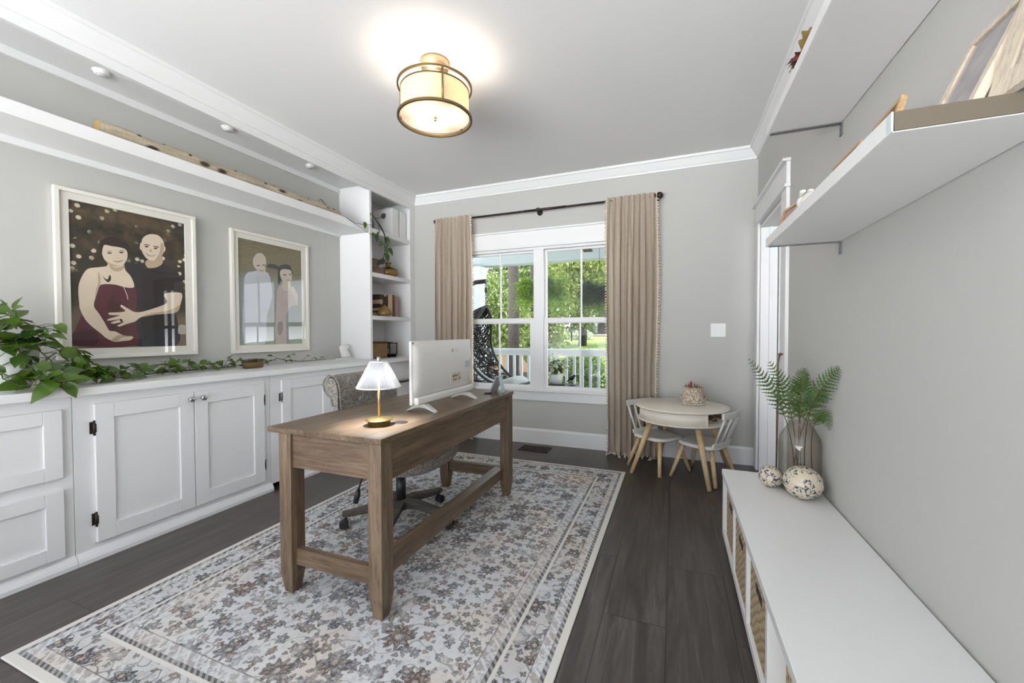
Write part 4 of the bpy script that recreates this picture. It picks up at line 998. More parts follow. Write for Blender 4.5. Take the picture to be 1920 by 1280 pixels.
kn.tube([pts[37], Vector(pts[37]) + Vector((.01, -.006, .024))], [.008, .005], 8)
obj('knots', kn, M('dark_knot', (.05, .03, .018), .9, bumpy=.4), t)
# small sprig in front of log + hanging vine at bookcase
t = thing('pothos_sprig', 'small green pothos sprig sprouting behind the end of the birch log', 'plant', (-2.97, 2.80, 2.245))
lv, sm = MB(), MB()
q = [Vector((-2.972, 2.80, 2.25)), Vector((-2.972, 2.795, 2.29)), Vector((-2.97, 2.79, 2.335)), Vector((-2.965, 2.81, 2.365))]
sm.tube(q, .002, 6)
lv.leaf(q[3], (.3, .7, -.5), (0, -.5, 1), .06, .04); lv.leaf(q[1], (.3, .75, -.1), (.5, -.3, 1), .065, .05); lv.leaf(q[1] + Vector((.02, 0, .005)), (.6, .7, -.4), (.5, -.3, 1), .06, .045); lv.leaf(q[1], (.3, -.8, .2), (.5, .2, 1), .035, .028)
obj('leaves', lv, POTHOS, t); obj('stem', sm, VINE, t)
t = thing('hanging_vine', 'dark stemmed pothos cutting looping down the front of the corner bookcase', 'plant', (-2.815, 3.36, 2.23))
sm, lv, dl = MB(), MB(), MB()
A = [(-2.86, 3.32, 2.232), (-2.83, 3.307, 2.36), (-2.81, 3.35, 2.318), (-2.80, 3.41, 2.26), (-2.795, 3.47, 2.19), (-2.795, 3.508, 2.10), (-2.795, 3.538, 2.035), (-2.80, 3.515, 1.93), (-2.805, 3.45, 1.868)]
sm.tube(A, [.004, .005, .006, .008, .007, .005, .004, .003, .003], 8)
sm.tube([A[2], (-2.80, 3.39, 2.27), (-2.79, 3.395, 2.19), (-2.79, 3.36, 2.14)], .003, 6)
sm.tube([A[4], (-2.79, 3.48, 2.10), (-2.79, 3.47, 2.0), (-2.80, 3.46, 1.92)], .0035, 6)
sm.tube([A[2], (-2.80, 3.41, 2.33), (-2.80, 3.44, 2.36)], .003, 6)
V1 = [(-2.83, 3.307, 2.30), (-2.80, 3.30, 2.24), (-2.80, 3.20, 2.215), (-2.81, 3.08, 2.20), (-2.84, 3.0, 2.232)]
sm.tube(V1, .0022, 6); sm.tube([(-2.85, 2.99, 2.24), (-2.80, 3.12, 2.175), (-2.79, 3.23, 2.14), (-2.79, 3.29, 2.13)], .0018, 6)
dl.leaf((-2.80, 3.435, 2.345), (0, .75, .6), (1, 0, .2), .10, .055, .05); 
for q in range(4): dl.leaf((-2.80, 3.46 - q * .02, 1.93 - q * .012), (.2, -.45 - .1 * q, -.8), (1, -.2, .2), .075, .04, .1)
for p, d, L in (((-2.79, 3.495, 2.16), (.2, .55, -.8), .085), ((-2.79, 3.44, 2.10), (.2, -.75, -.6), .09), ((-2.79, 3.535, 2.05), (.2, .6, -.75), .095), ((-2.79, 3.49, 2.06), (.2, .1, -1), .085), ((-2.79, 3.49, 1.99), (.2, .25, -1), .10),
                ((-2.79, 3.335, 2.15), (.2, .15, -1), .085), ((-2.79, 3.18, 2.235), (.2, -.15, -1), .07), ((-2.79, 3.30, 2.16), (.2, -.4, -1), .05), ((-2.79, 3.36, 2.15), (.2, .1, .8), .04)):
    lv.leaf(p, d, (1, -.3, .3), L, L * .6, .15)
obj('leaves', lv, POTHOS, t); obj('dark_leaves', dl, M('dried_dark_leaf', (.018, .022, .016), .5), t); obj('stems', sm, M('black_brown_stem', (.02, .017, .014), .6), t)
# ------------------------------------------------------------------ bookcase contents
BW = M('white_binder', (.80, .80, .80), .5)
for y, lb in ((3.70, 'white ring binder upright on the top shelf, the one closer to the hanging vine'), (3.835, 'white ring binder upright on the top shelf, the one closer to the window wall')):
    t = thing('ring_binder', lb, 'binder', (-2.97, y, 2.222), group='white binders on the top shelf')
    obj('spine', MB().box(-2.878, -2.87, y + .006, y + .112, 2.2225, 2.53), BW, t, bevel=.002)
    obj('cover', MB().box(-3.12, -2.878, y + .006, y + .010, 2.2225, 2.53), BW, t); obj('cover', MB().box(-3.12, -2.878, y + .108, y + .112, 2.2225, 2.53), BW, t)
    obj('paper', MB().box(-3.11, -2.882, y + .02, y + .10, 2.2225, 2.515), M('paper', (.75, .75, .73), .9), t)
OW = wood('greyed_box_wood', (.13, .085, .055), (.20, .14, .10), (.28, .21, .16), 'y', .7)
def wbox(y0, y1, z0, z1, x0, x1, lb):
    t = thing('wooden_box', lb, 'box', ((x0 + x1) / 2, (y0 + y1) / 2, z0), group='weathered boxes beside the amber vase')
    obj('box_body', MB().box(x0, x1, y0, y1, z0, z1 - .012), OW, t, bevel=.002); obj('lid', MB().box(x0 - .002, x1 + .002, y0 - .002, y1 + .002, z1 - .0115, z1), OW, t, bevel=.002)
wbox(3.345, 3.575, 1.7775, 1.848, -3.05, -2.885, 'low brown weathered wooden box, lower of the two beside the amber vase')
wbox(3.345, 3.51, 1.8485, 1.935, -3.05, -2.895, 'brown weathered wooden box, upper of the two beside the amber vase')
AMB = k_sp('amber_glaze', (.10, .055, .012), (.24, .14, .035), 14, rough=.12)
t = thing('amber_vase', 'squat amber glass vase with narrow neck on the bookcase shelf', 'vase', (-2.93, 3.70, 1.7775))
obj('vase_body', MB().lathe([(0, 0), (.075, 0), (.105, .02), (.112, .042), (.095, .075), (.05, .10), (.028, .112), (.024, .13), (.03, .145), (.038, .15), (.036, .156), (.02, .15), (.018, .13)], (-2.93, 3.70, 1.7775), 32), AMB, t)
obj('dark_band', MB().lathe([(.0975, .0735), (.052, .1005), (.0525, .103), (.098, .0755)], (-2.93, 3.70, 1.7775), 32, cap=False), M('dark_glaze', (.035, .02, .008), .2), t)
def k_log_ends():
    k = NT('log_end_print'); v = k.obj()
    d = k.vor(k.mapping(v, (0, 1, 1)), 14, 'F1', .55).outputs['Distance']
    c = k.mix(k.step(d, .44, .40), (.035, .02, .012), k.mix(k.noise(v, 18, 3), (.40, .29, .21), (.52, .40, .30)))
    return k.done(k.bsdf(c, .7))
def book(y0, y1, z1, depth, col, lb, x=-2.90, rough=.6, mat=None):
    t = thing('book', lb, 'book', (x - depth / 2, (y0 + y1) / 2, 1.338), group='books beside the pear-shaped vase')
    m = mat or M('cloth_' + lb.split()[0] + '_' + lb.split()[1], col, rough, vary=.15)
    cv = MB().box(x - .004, x, y0, y1, 1.3385, z1).box(x - depth, x - .004, y0, y0 + .003, 1.3385, z1).box(x - depth, x - .004, y1 - .003, y1, 1.3385, z1)
    obj('cover', cv, m, t); obj('pages', MB().box(x - depth + .004, x - .0045, y0 + .0035, y1 - .0035, 1.341, z1 - .004), M('aged_pages', (.55, .46, .34), .9), t)
book(3.525, 3.655, 1.572, .17, None, 'thick patterned volume with round log-end print, behind the pear-shaped vase', mat=k_log_ends())
book(3.658, 3.728, 1.580, .17, (.52, .41, .27), 'cream spined book between the log-print volume and the dark red book')
book(3.730, 3.768, 1.582, .16, (.12, .035, .025), 'dark red book between cream and dusty pink books')
book(3.771, 3.835, 1.566, .16, (.34, .22, .19), 'dusty pink-brown book, last in the upright row')
t = thing('pear_vase', 'olive amber pear-shaped vase in front of the patterned book', 'vase', (-2.868, 3.55, 1.338))
obj('vase_body', MB().lathe([(0, .0005), (.055, .0005), (.078, .02), (.08, .035), (.06, .07), (.03, .10), (.016, .112), (.012, .12), (0, .12)], (-2.868, 3.55, 1.338), 28), AMB, t)
t = thing('wicker_box', 'brown wicker lidded box standing on the counter inside the bookcase', 'box', (-2.95, 3.49, CT1))
obj('box_body', MB().box(-3.06, -2.868, 3.36, 3.60, CT1 + .0005, CT1 + .155), WICKD, t, bevel=.006); obj('lid', MB().box(-3.064, -2.864, 3.356, 3.604, CT1 + .1555, CT1 + .178), M('dark_leather_lid', (.07, .03, .012), .6, bumpy=.3), t, bevel=.005)
t = thing('candle_lantern', 'small black framed glass lantern beside the wicker box', 'lantern', (-2.93, 3.70, CT1))
lf = MB()
for x in (-2.99, -2.875):
    for y in (3.645, 3.765): lf.box(x - .004, x + .004, y - .004, y + .004, CT1 + .035, CT1 + .15)
lf.box(-2.998, -2.867, 3.637, 3.773, CT1 + .15, CT1 + .16).box(-2.998, -2.867, 3.637, 3.773, CT1 + .03, CT1 + .038).box(-2.96, -2.90, 3.66, 3.72, CT1 + .16, CT1 + .168)
for y in (3.655, 3.755): lf.box(-2.99, -2.875, y - .004, y + .004, CT1 + .0005, CT1 + .03)
obj('lantern_frame', lf, BLACK, t)
obj('glass', MB().box(-2.988, -2.876, 3.647, 3.763, CT1 + .038, CT1 + .15), k_glass('lantern_glass', (.8, .8, .76), .04), t)
obj('candle', MB().lathe([(0, .038), (.022, .038), (.022, .09), (0, .09)], (-2.935, 3.70, CT1), 14), M('cream_wax'), t)
# ------------------------------------------------------------------ children's table and chairs
tx, ty, R0 = .06, 3.641, .361
t = thing('kids_table', 'small round cream table with splayed birch legs by the window wall', 'table', (tx, ty, 0))
obj('table_top', MB().lathe([(0, .545), (.352, .545), (.360, .550), (.361, .556), (.354, .561), (0, .561)], (tx, ty, 0), 72), CREAM, t)
obj('storage_bottom', MB().lathe([(0, .438), (.335, .438), (.343, .443), (.343, .450), (0, .452)], (tx, ty, 0), 64), CREAM, t)
def arcwall(a0, a1, r0=.318, r1=.334):
    mb = MB(); n = 24
    for i in range(n + 1):
        a = math.radians(a0 + (a1 - a0) * i / n)
        for r, z in ((r1, .452), (r1, .545), (r0, .545), (r0, .452)): mb.v.append((tx + r * math.cos(a), ty + r * math.sin(a), z))
    for i in range(n):
        for q in range(4): mb.face([i * 4 + q, i * 4 + (q + 1) % 4, i * 4 + 4 + (q + 1) % 4, i * 4 + 4 + q], q in (0, 2))
    mb.face([0, 1, 2, 3]); mb.face([n * 4 + q for q in (3, 2, 1, 0)]); return mb
obj('side_wall', arcwall(196, 303), CREAM, t); obj('side_wall', arcwall(16, 123), CREAM, t)
for a in (205, 296.5, 26.5, 115):
    a = math.radians(a); u = Vector((math.cos(a), math.sin(a), 0)); c = Vector((tx, ty, 0))
    l = obj('leg', MB().tube([c + u * .42 + Vector((0, 0, .002)), c + u * .255 + Vector((0, 0, .425))], [.015, .024], 14), BIRCH, t)
    obj('leg_plate', MB().tube([c + u * .255 + Vector((0, 0, .424)), c + u * .255 + Vector((0, 0, .439))], .036, 16), CREAM, l)
for i, (rz_, z, cc, nm, wd) in enumerate(((.5, .4525, (.42, .30, .20), 'brown papers lying in the open storage slot of the round table', .15), (.2, .4665, (.50, .38, .24), 'tan picture book on top of the papers inside the round table', .13))):
    b = one('paper_pad' if i == 0 else 'picture_book', MB().box(-wd, wd, -.10, .10, 0, .013, rot=rotz(rz_ - .5)), k_sp('kraft_' + str(i), cc, tuple(.55 * x for x in cc), 18), nm, 'papers' if i == 0 else 'book')
    b.location = (tx + .11, ty - .04, z)
pc = one('paper_roll', MB().tube([(-.07, -.05, .018), (.08, .06, .018)], .018, 12), M('craft_yarn', (.38, .26, .12), .8), 'small tan paper roll lying in the storage slot of the round table', 'paper'); pc.location = (tx + .14, ty - .03, .4796)
# chair (built facing +x in local space)
def kid_chair(label, loc, rz):
    t = thing('kids_chair', label, 'chair', loc, rz, 'two children\'s chairs', local=True)
    st = MB()
    def top(u, v):
        a = 2 * PI * u; x, y = sup(a, 3.4); pr = [(0, .262), (.93, .262), (1, .27), (1.0, .285), (.95, .292), (.5, .288), (0, .286)]
        q = v * 6; i = min(int(q), 5); f = q - i; r = pr[i][0] * (1 - f) + pr[i + 1][0] * f; z = pr[i][1] * (1 - f) + pr[i + 1][1] * f
        return (.165 * r * x, .165 * r * y * (1 - .10 * x), z)
    obj('seat', st.grid(44, 19, top, wrap=True), M('chair_white_paint', (.70, .69, .65), .4), t)
    cw = M('chair_white_paint')
    for sx_, sy_ in ((1, 1), (1, -1), (-1, 1), (-1, -1)):
        obj('leg', MB().tube([(sx_ * .178, sy_ * .175, .002), (sx_ * .11, sy_ * .10, .263)], [.0135, .019], 12), BIRCH, t)
    n = 16; mb = MB()
    def crv(y): return -.152 + .9 * y * y
    for z0, z1, w_, lean in ((.286, .318, .145, 0), (.512, .560, .150, -.075)):
        m = MB()
        for i in range(n + 1):
            y = -w_ + 2 * w_ * i / n; x = crv(y) + lean
            m.v += [(x, y, z0), (x - .016, y, z0), (x - .016 - .004, y, z1), (x - .004, y, z1)]
        for i in range(n):
            for q in range(4): m.face([i * 4 + q, i * 4 + (q + 1) % 4, i * 4 + 4 + (q + 1) % 4, i * 4 + 4 + q])
        m.face([3, 2, 1, 0]); m.face([n * 4 + q for q in range(4)])
        obj('back_base' if z0 < .4 else 'top_rail', m, cw, t, bevel=.003)
    for y in (-.125, -.045, .045, .125):
        x0 = crv(y) - .008; obj('spindle', MB().tube([(x0, y * .92, .315), (x0 - .076, y * 1.04, .515)], .0085, 10), cw, t)
    return t
kid_chair('small white spindle chair between curtain and round table', (-.12, 3.685, 0), math.radians(-41))
kid_chair('small white spindle chair at the side of the round table next to the door', (.222, 3.578, 0), math.radians(151))
# pencil pot with rope handles
bx, by, bz = .150, 3.70, .561
t = thing('rope_basket', 'small beaded cream basket with rope handles holding pencils on the round table', 'basket', (bx, by, bz))
def k_beads():
    k = NT('whitewashed_bead_weave'); v = k.obj(); d = k.vor(v, 85).outputs['Distance']; n = k.noise(v, 25, 3)
    return k.done(k.bsdf(k.mix(k.step(d, .35, .6), k.mix(n, (.62, .54, .44), (.72, .66, .57)), (.34, .27, .20)), .8, 0, k.bump(d, .6, .003)))
ROPE = k_beads()
obj('basket_body', MB().lathe([(0, .001), (.088, .001), (.092, .01), (.088, .05), (.080, .09), (.076, .140), (.078, .145), (.074, .145), (.070, .12), (0, .118)], (bx, by, bz), 36), ROPE, t)
for s, dz in ((1, 0), (-1, .004)):
    pts = []
    for i in range(22):
        a = -1.75 + 3.5 * i / 21; pts.append((bx + (.092 + .008 * math.cos(a)) * math.sin(a) * 1.05, by - (.095 + .006 * math.cos(a)) * math.cos(a) * s, bz + .075 - .05 * math.cos(a) + dz))
    obj('rope_handle', MB().tube(pts, .006, 8), ROPE, t)
mb = MB()
for i in range(26):
    a = 2 * PI * i / 26; mb.ball((bx + .093 * math.cos(a), by + .093 * math.sin(a), bz + .011), .009, 8, 6)
obj('bead_trim', mb, M('ivory_bead', (.70, .64, .54), .5), t)
for i, (cn, cc, dx, dy, h) in enumerate((('bright red', (.45, .03, .03), -.012, -.03, .052), ('dark red', (.22, .02, .03), -.035, -.02, .036), ('dark green', (.03, .12, .05), .012, -.035, .034), ('olive green', (.14, .16, .04), -.055, -.01, .030), ('brown', (.18, .09, .04), .03, -.025, .026), ('orange', (.50, .17, .04), .05, -.012, .022), ('wine coloured', (.16, .03, .07), -.02, .01, .040))):
    t = thing('pencil', f'{cn} pencil standing in the small beaded basket', 'pencil', (bx + dx, by + dy, bz + .119), group='pencils in the beaded basket')
    p = Vector((bx + dx * .8, by + dy * .8, bz + .119)); q = Vector((bx + dx, by + dy, bz + .145 + h - .012))
    m = M('pencil_' + cn.replace(' ', '_'), cc, .4)
    obj('barrel', MB().tube([p, q], .0052, 6), m, t); obj('tip', MB().tube([q, q + (q - p).normalized() * .014], [.0052, .0012], 6), M('pencil_wood', (.5, .35, .2), .7) if i % 2 else m, t)
# ------------------------------------------------------------------ bench with cubbies and baskets
t = thing('storage_bench', 'long low white cubby bench with wicker baskets along the wall', 'bench', (.46, 1.4, 0))
bx0, bx1, by0, by1, bzt = .255, .658, .05, 2.555, .393
obj('bench_top', MB().box(bx0, bx1, by0, by1, .361, bzt), LAC, t, bevel=.002)
obj('bench_bottom', MB().box(bx0 + .004, bx1, by0 + .004, by1 - .004, .03, .062), LAC, t, bevel=.002)
obj('plinth', MB().box(bx0 + .02, bx1, by0 + .01, by1 - .06, .0005, .0295), LAC, t)
obj('back_panel', MB().box(bx1 - .012, bx1 - .001, by0 + .004, by1 - .004, .0625, .3605), LAC, t)
divs = [by1 - .032, 2.098, 1.735, 1.372, 1.009, .646, .283, by0 + .004]
for i, y in enumerate(divs):
    obj('side_panel' if i in (0, len(divs) - 1) else 'divider', MB().box(bx0 + .004, bx1 - .0125, y, y + .026, .0625, .3605), LAC, t, bevel=.0015)
names = ['first wicker basket in the white bench, nearest the round table', 'second wicker basket in the white bench counting from the round table', 'third wicker basket in the white bench counting from the round table', 'fourth wicker basket in the white bench counting from the round table, set deeper in']
first = None
for i, inset in enumerate((.016, .012, .016, .05)):
    ya, yb = divs[i + 1] + .030, divs[i + 1] + .359; L = yb - ya; yc = (ya + yb) / 2
    loc = (bx0 + inset, yc, .0625)
    if first is None:
        first = thing('wicker_basket', names[0], 'basket', loc, 0, 'wicker baskets in the bench', local=True); h = .262
        hl = L / 2 - .001; dp = .295
        bk_ = MB()
        for (x0, x1, y0, y1) in ((0, .012, -hl, hl), (dp - .012, dp, -hl, hl), (.012, dp - .012, -hl, -hl + .012), (.012, dp - .012, hl - .012, hl)): bk_.box(x0, x1, y0, y1, .001, h)
        bk_.box(.012, dp - .012, -hl + .012, hl - .012, .001, .012)
        obj('basket_body', bk_, WICK, first, bevel=.004)
        obj('rim', MB().tube([(.008, -hl + .009, h), (.008, hl - .009, h), (dp - .009, hl - .009, h), (dp - .009, -hl + .009, h), (.008, -hl + .009, h)], .009, 8), WICK, first)
        obj('handle_slot_shade', MB().box(-.0012, .0, -.05, .05, h - .06, h - .035), M('basket_slot_shade', (.03, .018, .01), .9), first)  # dark patch painted as the shade inside the handle opening
    else: dup(first, loc, 0, names[i])
# vase with fern fronds, patterned orbs
vx, vy = .572, 2.352
t = thing('glass_vase', 'tall smoky glass bottle vase holding fern fronds at the end of the bench', 'vase', (vx, vy, bzt))
vp = [(0, .001), (.080, .001), (.086, .008), (.088, .03), (.088, .225), (.084, .255), (.066, .290), (.052, .312), (.046, .325), (.048, .333), (.044, .333)]
obj('vase_glass', MB().lathe(vp, (vx, vy, bzt), 48), VASEG, t)
obj('glass_base', MB().lathe([(0, .003), (.078, .003), (.083, .010), (.083, .016), (0, .012)], (vx, vy, bzt), 40), k_glass('clear_thick_glass', (.85, .87, .85), .08), t)
STEMB = M('fern_stem_brown', (.10, .045, .02), .5)
def frond(label, p0, p1, p2, p3, start=.42, W=.075, nrm=(0, -1, .4), n=16):
    P0, P1, P2, P3 = [Vector(p) for p in (p0, p1, p2, p3)]
    B = lambda s: P0 * (1 - s) ** 3 + P1 * 3 * s * (1 - s) ** 2 + P2 * 3 * s * s * (1 - s) + P3 * s ** 3
    t = thing('fern_frond', label, 'plant', tuple(P0), group='fern fronds in the smoky vase')
    obj('stem', MB().tube([B(i / 24) for i in range(25)], [.0028 - .0022 * i / 24 for i in range(25)], 6), STEMB, t)
    mb = MB(); N_ = Vector(nrm).normalized()
    for i in range(n):
        s = start + (1 - start) * (i + .3) / n; f = (i + .3) / n
        p = B(s); tg = (B(min(1, s + .01)) - B(s - .01)).normalized(); side = tg.cross(N_).normalized()
        L = W * (math.sin(min(1, f * 1.5 + .25) * PI * .5) * (1 - f) ** .75 + .06) * rnd(.85, 1.1)
        for sg in (-1, 1):
            d = (side * sg + tg * .55 + N_ * rnd(-.25, .2)).normalized(); up = N_
            # toothed pinna: thin midrib strip with small lobes each side
            m = 9; wv = (up.cross(d)).normalized(); b = len(mb.v)
            for j in range(m):
                g = j / (m - 1); q = p + d * L * g - up * (L * .22 * g * g) + tg * (L * .12 * g * g)
                hw = L * .125 * (1 - g ** 1.5) * (1.25 if j % 2 else .5) + .0004
                mb.v += [tuple(q + wv * hw + d * (hw * .5)), tuple(q), tuple(q - wv * hw + d * (hw * .5))]
            for j in range(m - 1):
                for q in (0, 1): mb.face([b + j * 3 + q, b + j * 3 + q + 1, b + j * 3 + 4 + q, b + j * 3 + 3 + q], True)
    obj('leaflets', mb, FERNM, t); return t
nk = (vx - .012, vy - .015, bzt + .335)
def thru(b, tip, c2): return (b, (b[0] * .3 + nk[0] * .7, b[1] * .3 + nk[1] * .7, nk[2] + .02), c2, tip)
zb_ = bzt + .02
frond('fern frond arching furthest out over the bench edge toward the desk', *thru((vx - .02, vy + .01, zb_), (.345, 2.33, 1.03), (.44, 2.33, .90)), .42, .072)
frond('fern frond rising in front of the white door casing', *thru((vx - .015, vy - .02, zb_), (.425, 2.28, 1.02), (.50, 2.29, .90)), .40, .085)
frond('fern frond leaning against the grey wall, longest toward the shelves', *thru((vx - .03, vy, zb_), (.655, 2.12, 1.005), (.63, 2.20, .95)), .38, .095, (-.6, -.8, .3))
frond('upright fern frond in the middle of the vase', *thru((vx, vy - .03, zb_), (.56, 2.26, .975), (.55, 2.27, .90)), .42, .085)
frond('short fern frond drooping low beside the wall', *thru((vx + .05, vy - .05, zb_), (.645, 2.20, .72), (.63, 2.22, .86)), .45, .055, (-.5, -.7, .6))
frond('fern frond curling at the vase neck on the wall side', *thru((vx + .03, vy + .02, zb_), (.65, 2.26, .86), (.62, 2.28, .93)), .45, .065, (-.5, -.8, .3))
frond('dark fern frond behind the upright ones above the vase', *thru((vx, vy + .03, zb_), (.60, 2.40, .98), (.58, 2.38, .92)), .40, .085)
t = one('dry_twig', MB().tube([(.492, 2.44, bzt + .004), (.494, 2.43, .62), (.493, 2.425, .70), (.494, 2.42, .85), (.493, 2.42, 1.0), (.498, 2.42, 1.045)], [.004, .0035, .004, .003, .003, .0045], 7).ball((.502, 2.42, 1.047), (.012, .008, .006), 8, 6), STEMB, 'thin dark dry twig standing between the vase and the door casing', 'twig', (.492, 2.44, bzt))
for nm, c, r, lb in (('small', (.452, 2.345), .0545, 'smaller blue floral ceramic ball at the end of the bench'), ('large', (.556, 2.228), .0795, 'larger blue floral ceramic ball in front of the smoky vase')):
    one('ceramic_ball', MB().ball((c[0], c[1], bzt + r * .93), (r, r, r * .93), 40, 28), FLORAL, lb, 'ornament', (c[0], c[1], bzt), group='blue floral ceramic balls')
LAMP_W, DESK_W, SUN_W, SKY_W, SKY_B, GROUND_FILL, EXPOSURE = 5.5, 1.2, 9.0, 5.4, 2.9, 3.9, 0.36
# ------------------------------------------------------------------ wall shelves on the right wall
EDGE = M('taupe_raw_edge', (.12, .10, .072), .7); CAP = M('pale_blue_edge_tape', (.55, .62, .64), .6)
def wall_shelf(label, y0, y1, zb, zt_):
    t = thing('wall_shelf', label, 'shelf', (.52, (y0 + y1) / 2, zb), group='white floating wall shelves')
    obj('shelf_board', MB().box(.3935, .6615, y0 + .004, y1 - .004, zb, zt_), LAC, t, bevel=.001)
    obj('end_edge', MB().box(.395, .66, y0, y0 + .0038, zb + .002, zt_ - .001), EDGE, t); obj('end_edge', MB().box(.395, .66, y1 - .0038, y1, zb + .002, zt_ - .001), EDGE, t)
    obj('front_tape', MB().box(.3905, .3933, y0, y1, zb + .0005, zt_ - .0005), LAC, t)
    obj('corner_tape', MB().box(.3898, .3904, y0, y0 + .02, zb + .004, zt_ - .001), CAP, t)
    for y in (y1 - .03,):
        b = obj('bracket', MB().box(.4, .6635, y - .012, y + .012, zb - .004, zb - .0002) .box(.6595, .6635, y - .012, y + .012, zb - .055, zb - .004), GREYMET, t)
        for z in (zb - .02, zb - .042): obj('screw', MB().lathe([(0, -.0025), (.004, -.0015), (.004, 0)], (.6595, y, z), 8, 'x'), STEEL, b)
    obj('gap_shade_strip', MB().box(.6618, .6636, y0 + .01, y1 - .01, zb + .004, zt_ - .004), M('painted_gap_shade', (.05, .05, .05), .8), t)  # dark strip put in for the shade between board and wall
    return t
wall_shelf('white wall shelf with small picture frames, the lower of two', 1.017, 2.185, 1.547, 1.586)
wall_shelf('white wall shelf holding dried flowers, the higher of two, near the ceiling', .55, 2.195, 2.053, 2.094)
OAKF = wood('oak_frame_wood', (.36, .22, .10), (.50, .33, .17), (.60, .43, .25), 'y', .5)
PALEF = wood('pale_limed_frame', (.56, .47, .36), (.66, .58, .46), (.72, .65, .55), 'z', .5)
def photo_frame(label, x, y, w_, h_, lean, rz, zb, fm, photo, fw=.016, mat=None, th=.014):
    t = thing('photo_frame', label, 'frame', (x, y, zb), rz, 'photo frames on the wall shelf', local=True)
    R = Matrix.Rotation(lean, 3, 'Y')
    def put(name, mb, m, par=t):
        mb.v = [tuple(R @ Vector(v)) for v in mb.v]; zm = min(v[2] for v in mb.v) if name == 'frame' else None
        return obj(name, mb, m, par)
    lo = th * math.sin(abs(lean)) + .0012      # lifts the leaning frame so that its lower edge touches the shelf
    a, b = -w_ / 2, w_ / 2
    f = MB()
    for q in ((a, b, lo, lo + fw), (a, b, h_ - fw + lo, h_ + lo), (a, a + fw, lo + fw, h_ - fw + lo), (b - fw, b, lo + fw, h_ - fw + lo)): f.box(0, th, *q)
    put('frame', f, fm)
    put('backing', MB().box(.008, th - .001, a + fw, b - fw, lo + fw, h_ - fw + lo), M('frame_backing', (.2, .13, .08), .8))
    if mat:
        e = fw + mat; m = MB()
        for q in ((a + fw, b - fw, lo + fw, lo + e), (a + fw, b - fw, h_ - e + lo, h_ - fw + lo), (a + fw, a + e, lo + e, h_ - e + lo), (b - e, b - fw, lo + e, h_ - e + lo)): m.box(.006, .0075, *q)
        put('mat_border', m, M('picture_mat'))
    else: e = fw
    put('photo_print', MB().box(.0066, .0079, a + e, b - e, lo + e, h_ - e + lo), photo)
    put('glass', MB().box(.004, .0052, a + fw, b - fw, lo + fw, h_ - fw + lo), PICGLASS)
    return t
def k_snap(name, cols):
    k = NT(name); n = k.noise(k.obj(), 17, 3, .6); return k.done(k.bsdf(k.ramp(n, [(.3 + .4 * i / (len(cols) - 1), c) for i, c in enumerate(cols)]), .5))
S1 = k_snap('warm_family_snapshot', [(.05, .04, .035), (.40, .28, .22), (.30, .08, .06), (.55, .45, .36)])
S2 = k_snap('soft_beach_snapshot', [(.25, .22, .25), (.42, .38, .40), (.60, .57, .52)])
S3 = k_snap('sepia_snapshot', [(.05, .03, .015), (.20, .13, .07), (.45, .36, .26)])
zs = 1.5865
photo_frame('small oak photo frame at the far end of the shelf, beside the white figure', .43, 2.02, .16, .102, math.radians(15), math.radians(10), zs, OAKF, S1, .010)
photo_frame('oak photo frame in the middle of the shelf, between white figure and larger frames', .50, 1.755, .235, .188, math.radians(15), 0, zs, OAKF, S3, .014, .02)
photo_frame('oak photo frame with dark inner edge, just behind the shelf end with pale frames', .50, 1.467, .195, .188, math.radians(15), math.radians(-3), zs, OAKF, S3, .014)
photo_frame('pale limed frame with a hazy beach photo leaning near the shelf end', .532, 1.186, .186, .252, math.radians(23), 0, zs, PALEF, S2, .020, None, .016)
photo_frame('pale wooden frame with dark picture standing at the very end of the shelf', .5535, 1.0245, .108, .27, math.radians(14), 0, zs, PALEF, k_snap('dark_grey_print', [(.10, .10, .11), (.16, .16, .17)]), .046, None, .014)
t = thing('white_figurine', 'white crouching rabbit-like ornament on the wall shelf between two small frames', 'ornament', (.452, 1.77, zs))
mb = MB().ball((.452, 1.765, zs + .036), (.030, .056, .036), 18, 12).ball((.448, 1.832, zs + .058), (.022, .027, .024), 14, 10).ball((.444, 1.855, zs + .052), (.012, .014, .012), 10, 8).ball((.452, 1.705, zs + .04), (.016, .018, .016), 10, 8)
for dx in (-.012, .012): mb.tube([(.45 + dx, 1.825, zs + .075), (.45 + dx, 1.805, zs + .088), (.45 + dx, 1.78, zs + .084)], [.008, .010, .005], 8)
for y in (1.73, 1.815): mb.ball((.435, y, zs + .0115), (.018, .024, .011), 10, 8)
obj('figure_body', mb, M('white_bisque', (.74, .73, .69), .6, bumpy=.3, bscale=90), t)
t = thing('dried_rose', 'dark red dried rose hanging over the edge of the upper shelf', 'flower', (.42, 1.765, 2.094))
mb = MB()
for i in range(16):
    a = i * 2.4; r = .004 + .0017 * i; c = Vector((.418, 1.768, 2.132))
    d = Vector((math.cos(a) * .8 - .35, math.sin(a) * .7 + .45, .6 - i * .05))
    mb.leaf(c + Vector((math.cos(a) * r * .6, math.sin(a) * r, .002)), d, (math.cos(a + 2), math.sin(a + 2), .6), .034, .036, .4)
obj('petals', mb, k_leaf('dried_red_petal', (.05, .004, .005), (.16, .015, .012), .6, .1), t)
obj('stem', MB().tube([(.42, 1.765, 2.125), (.43, 1.72, 2.105), (.45, 1.62, 2.0975)], .0028, 6), STEMB, t)
mb = MB(); mb.leaf((.425, 1.755, 2.1), (-.7, .7, -.1), (0, 0, 1), .04, .03, .5)
obj('sepal', mb, M('dark_dried_leaf', (.05, .02, .012), .7), t)
t = thing('dried_leaf', 'curled golden brown dried leaf beside the rose on the upper shelf', 'leaf', (.42, 1.64, 2.094))
mb = MB()
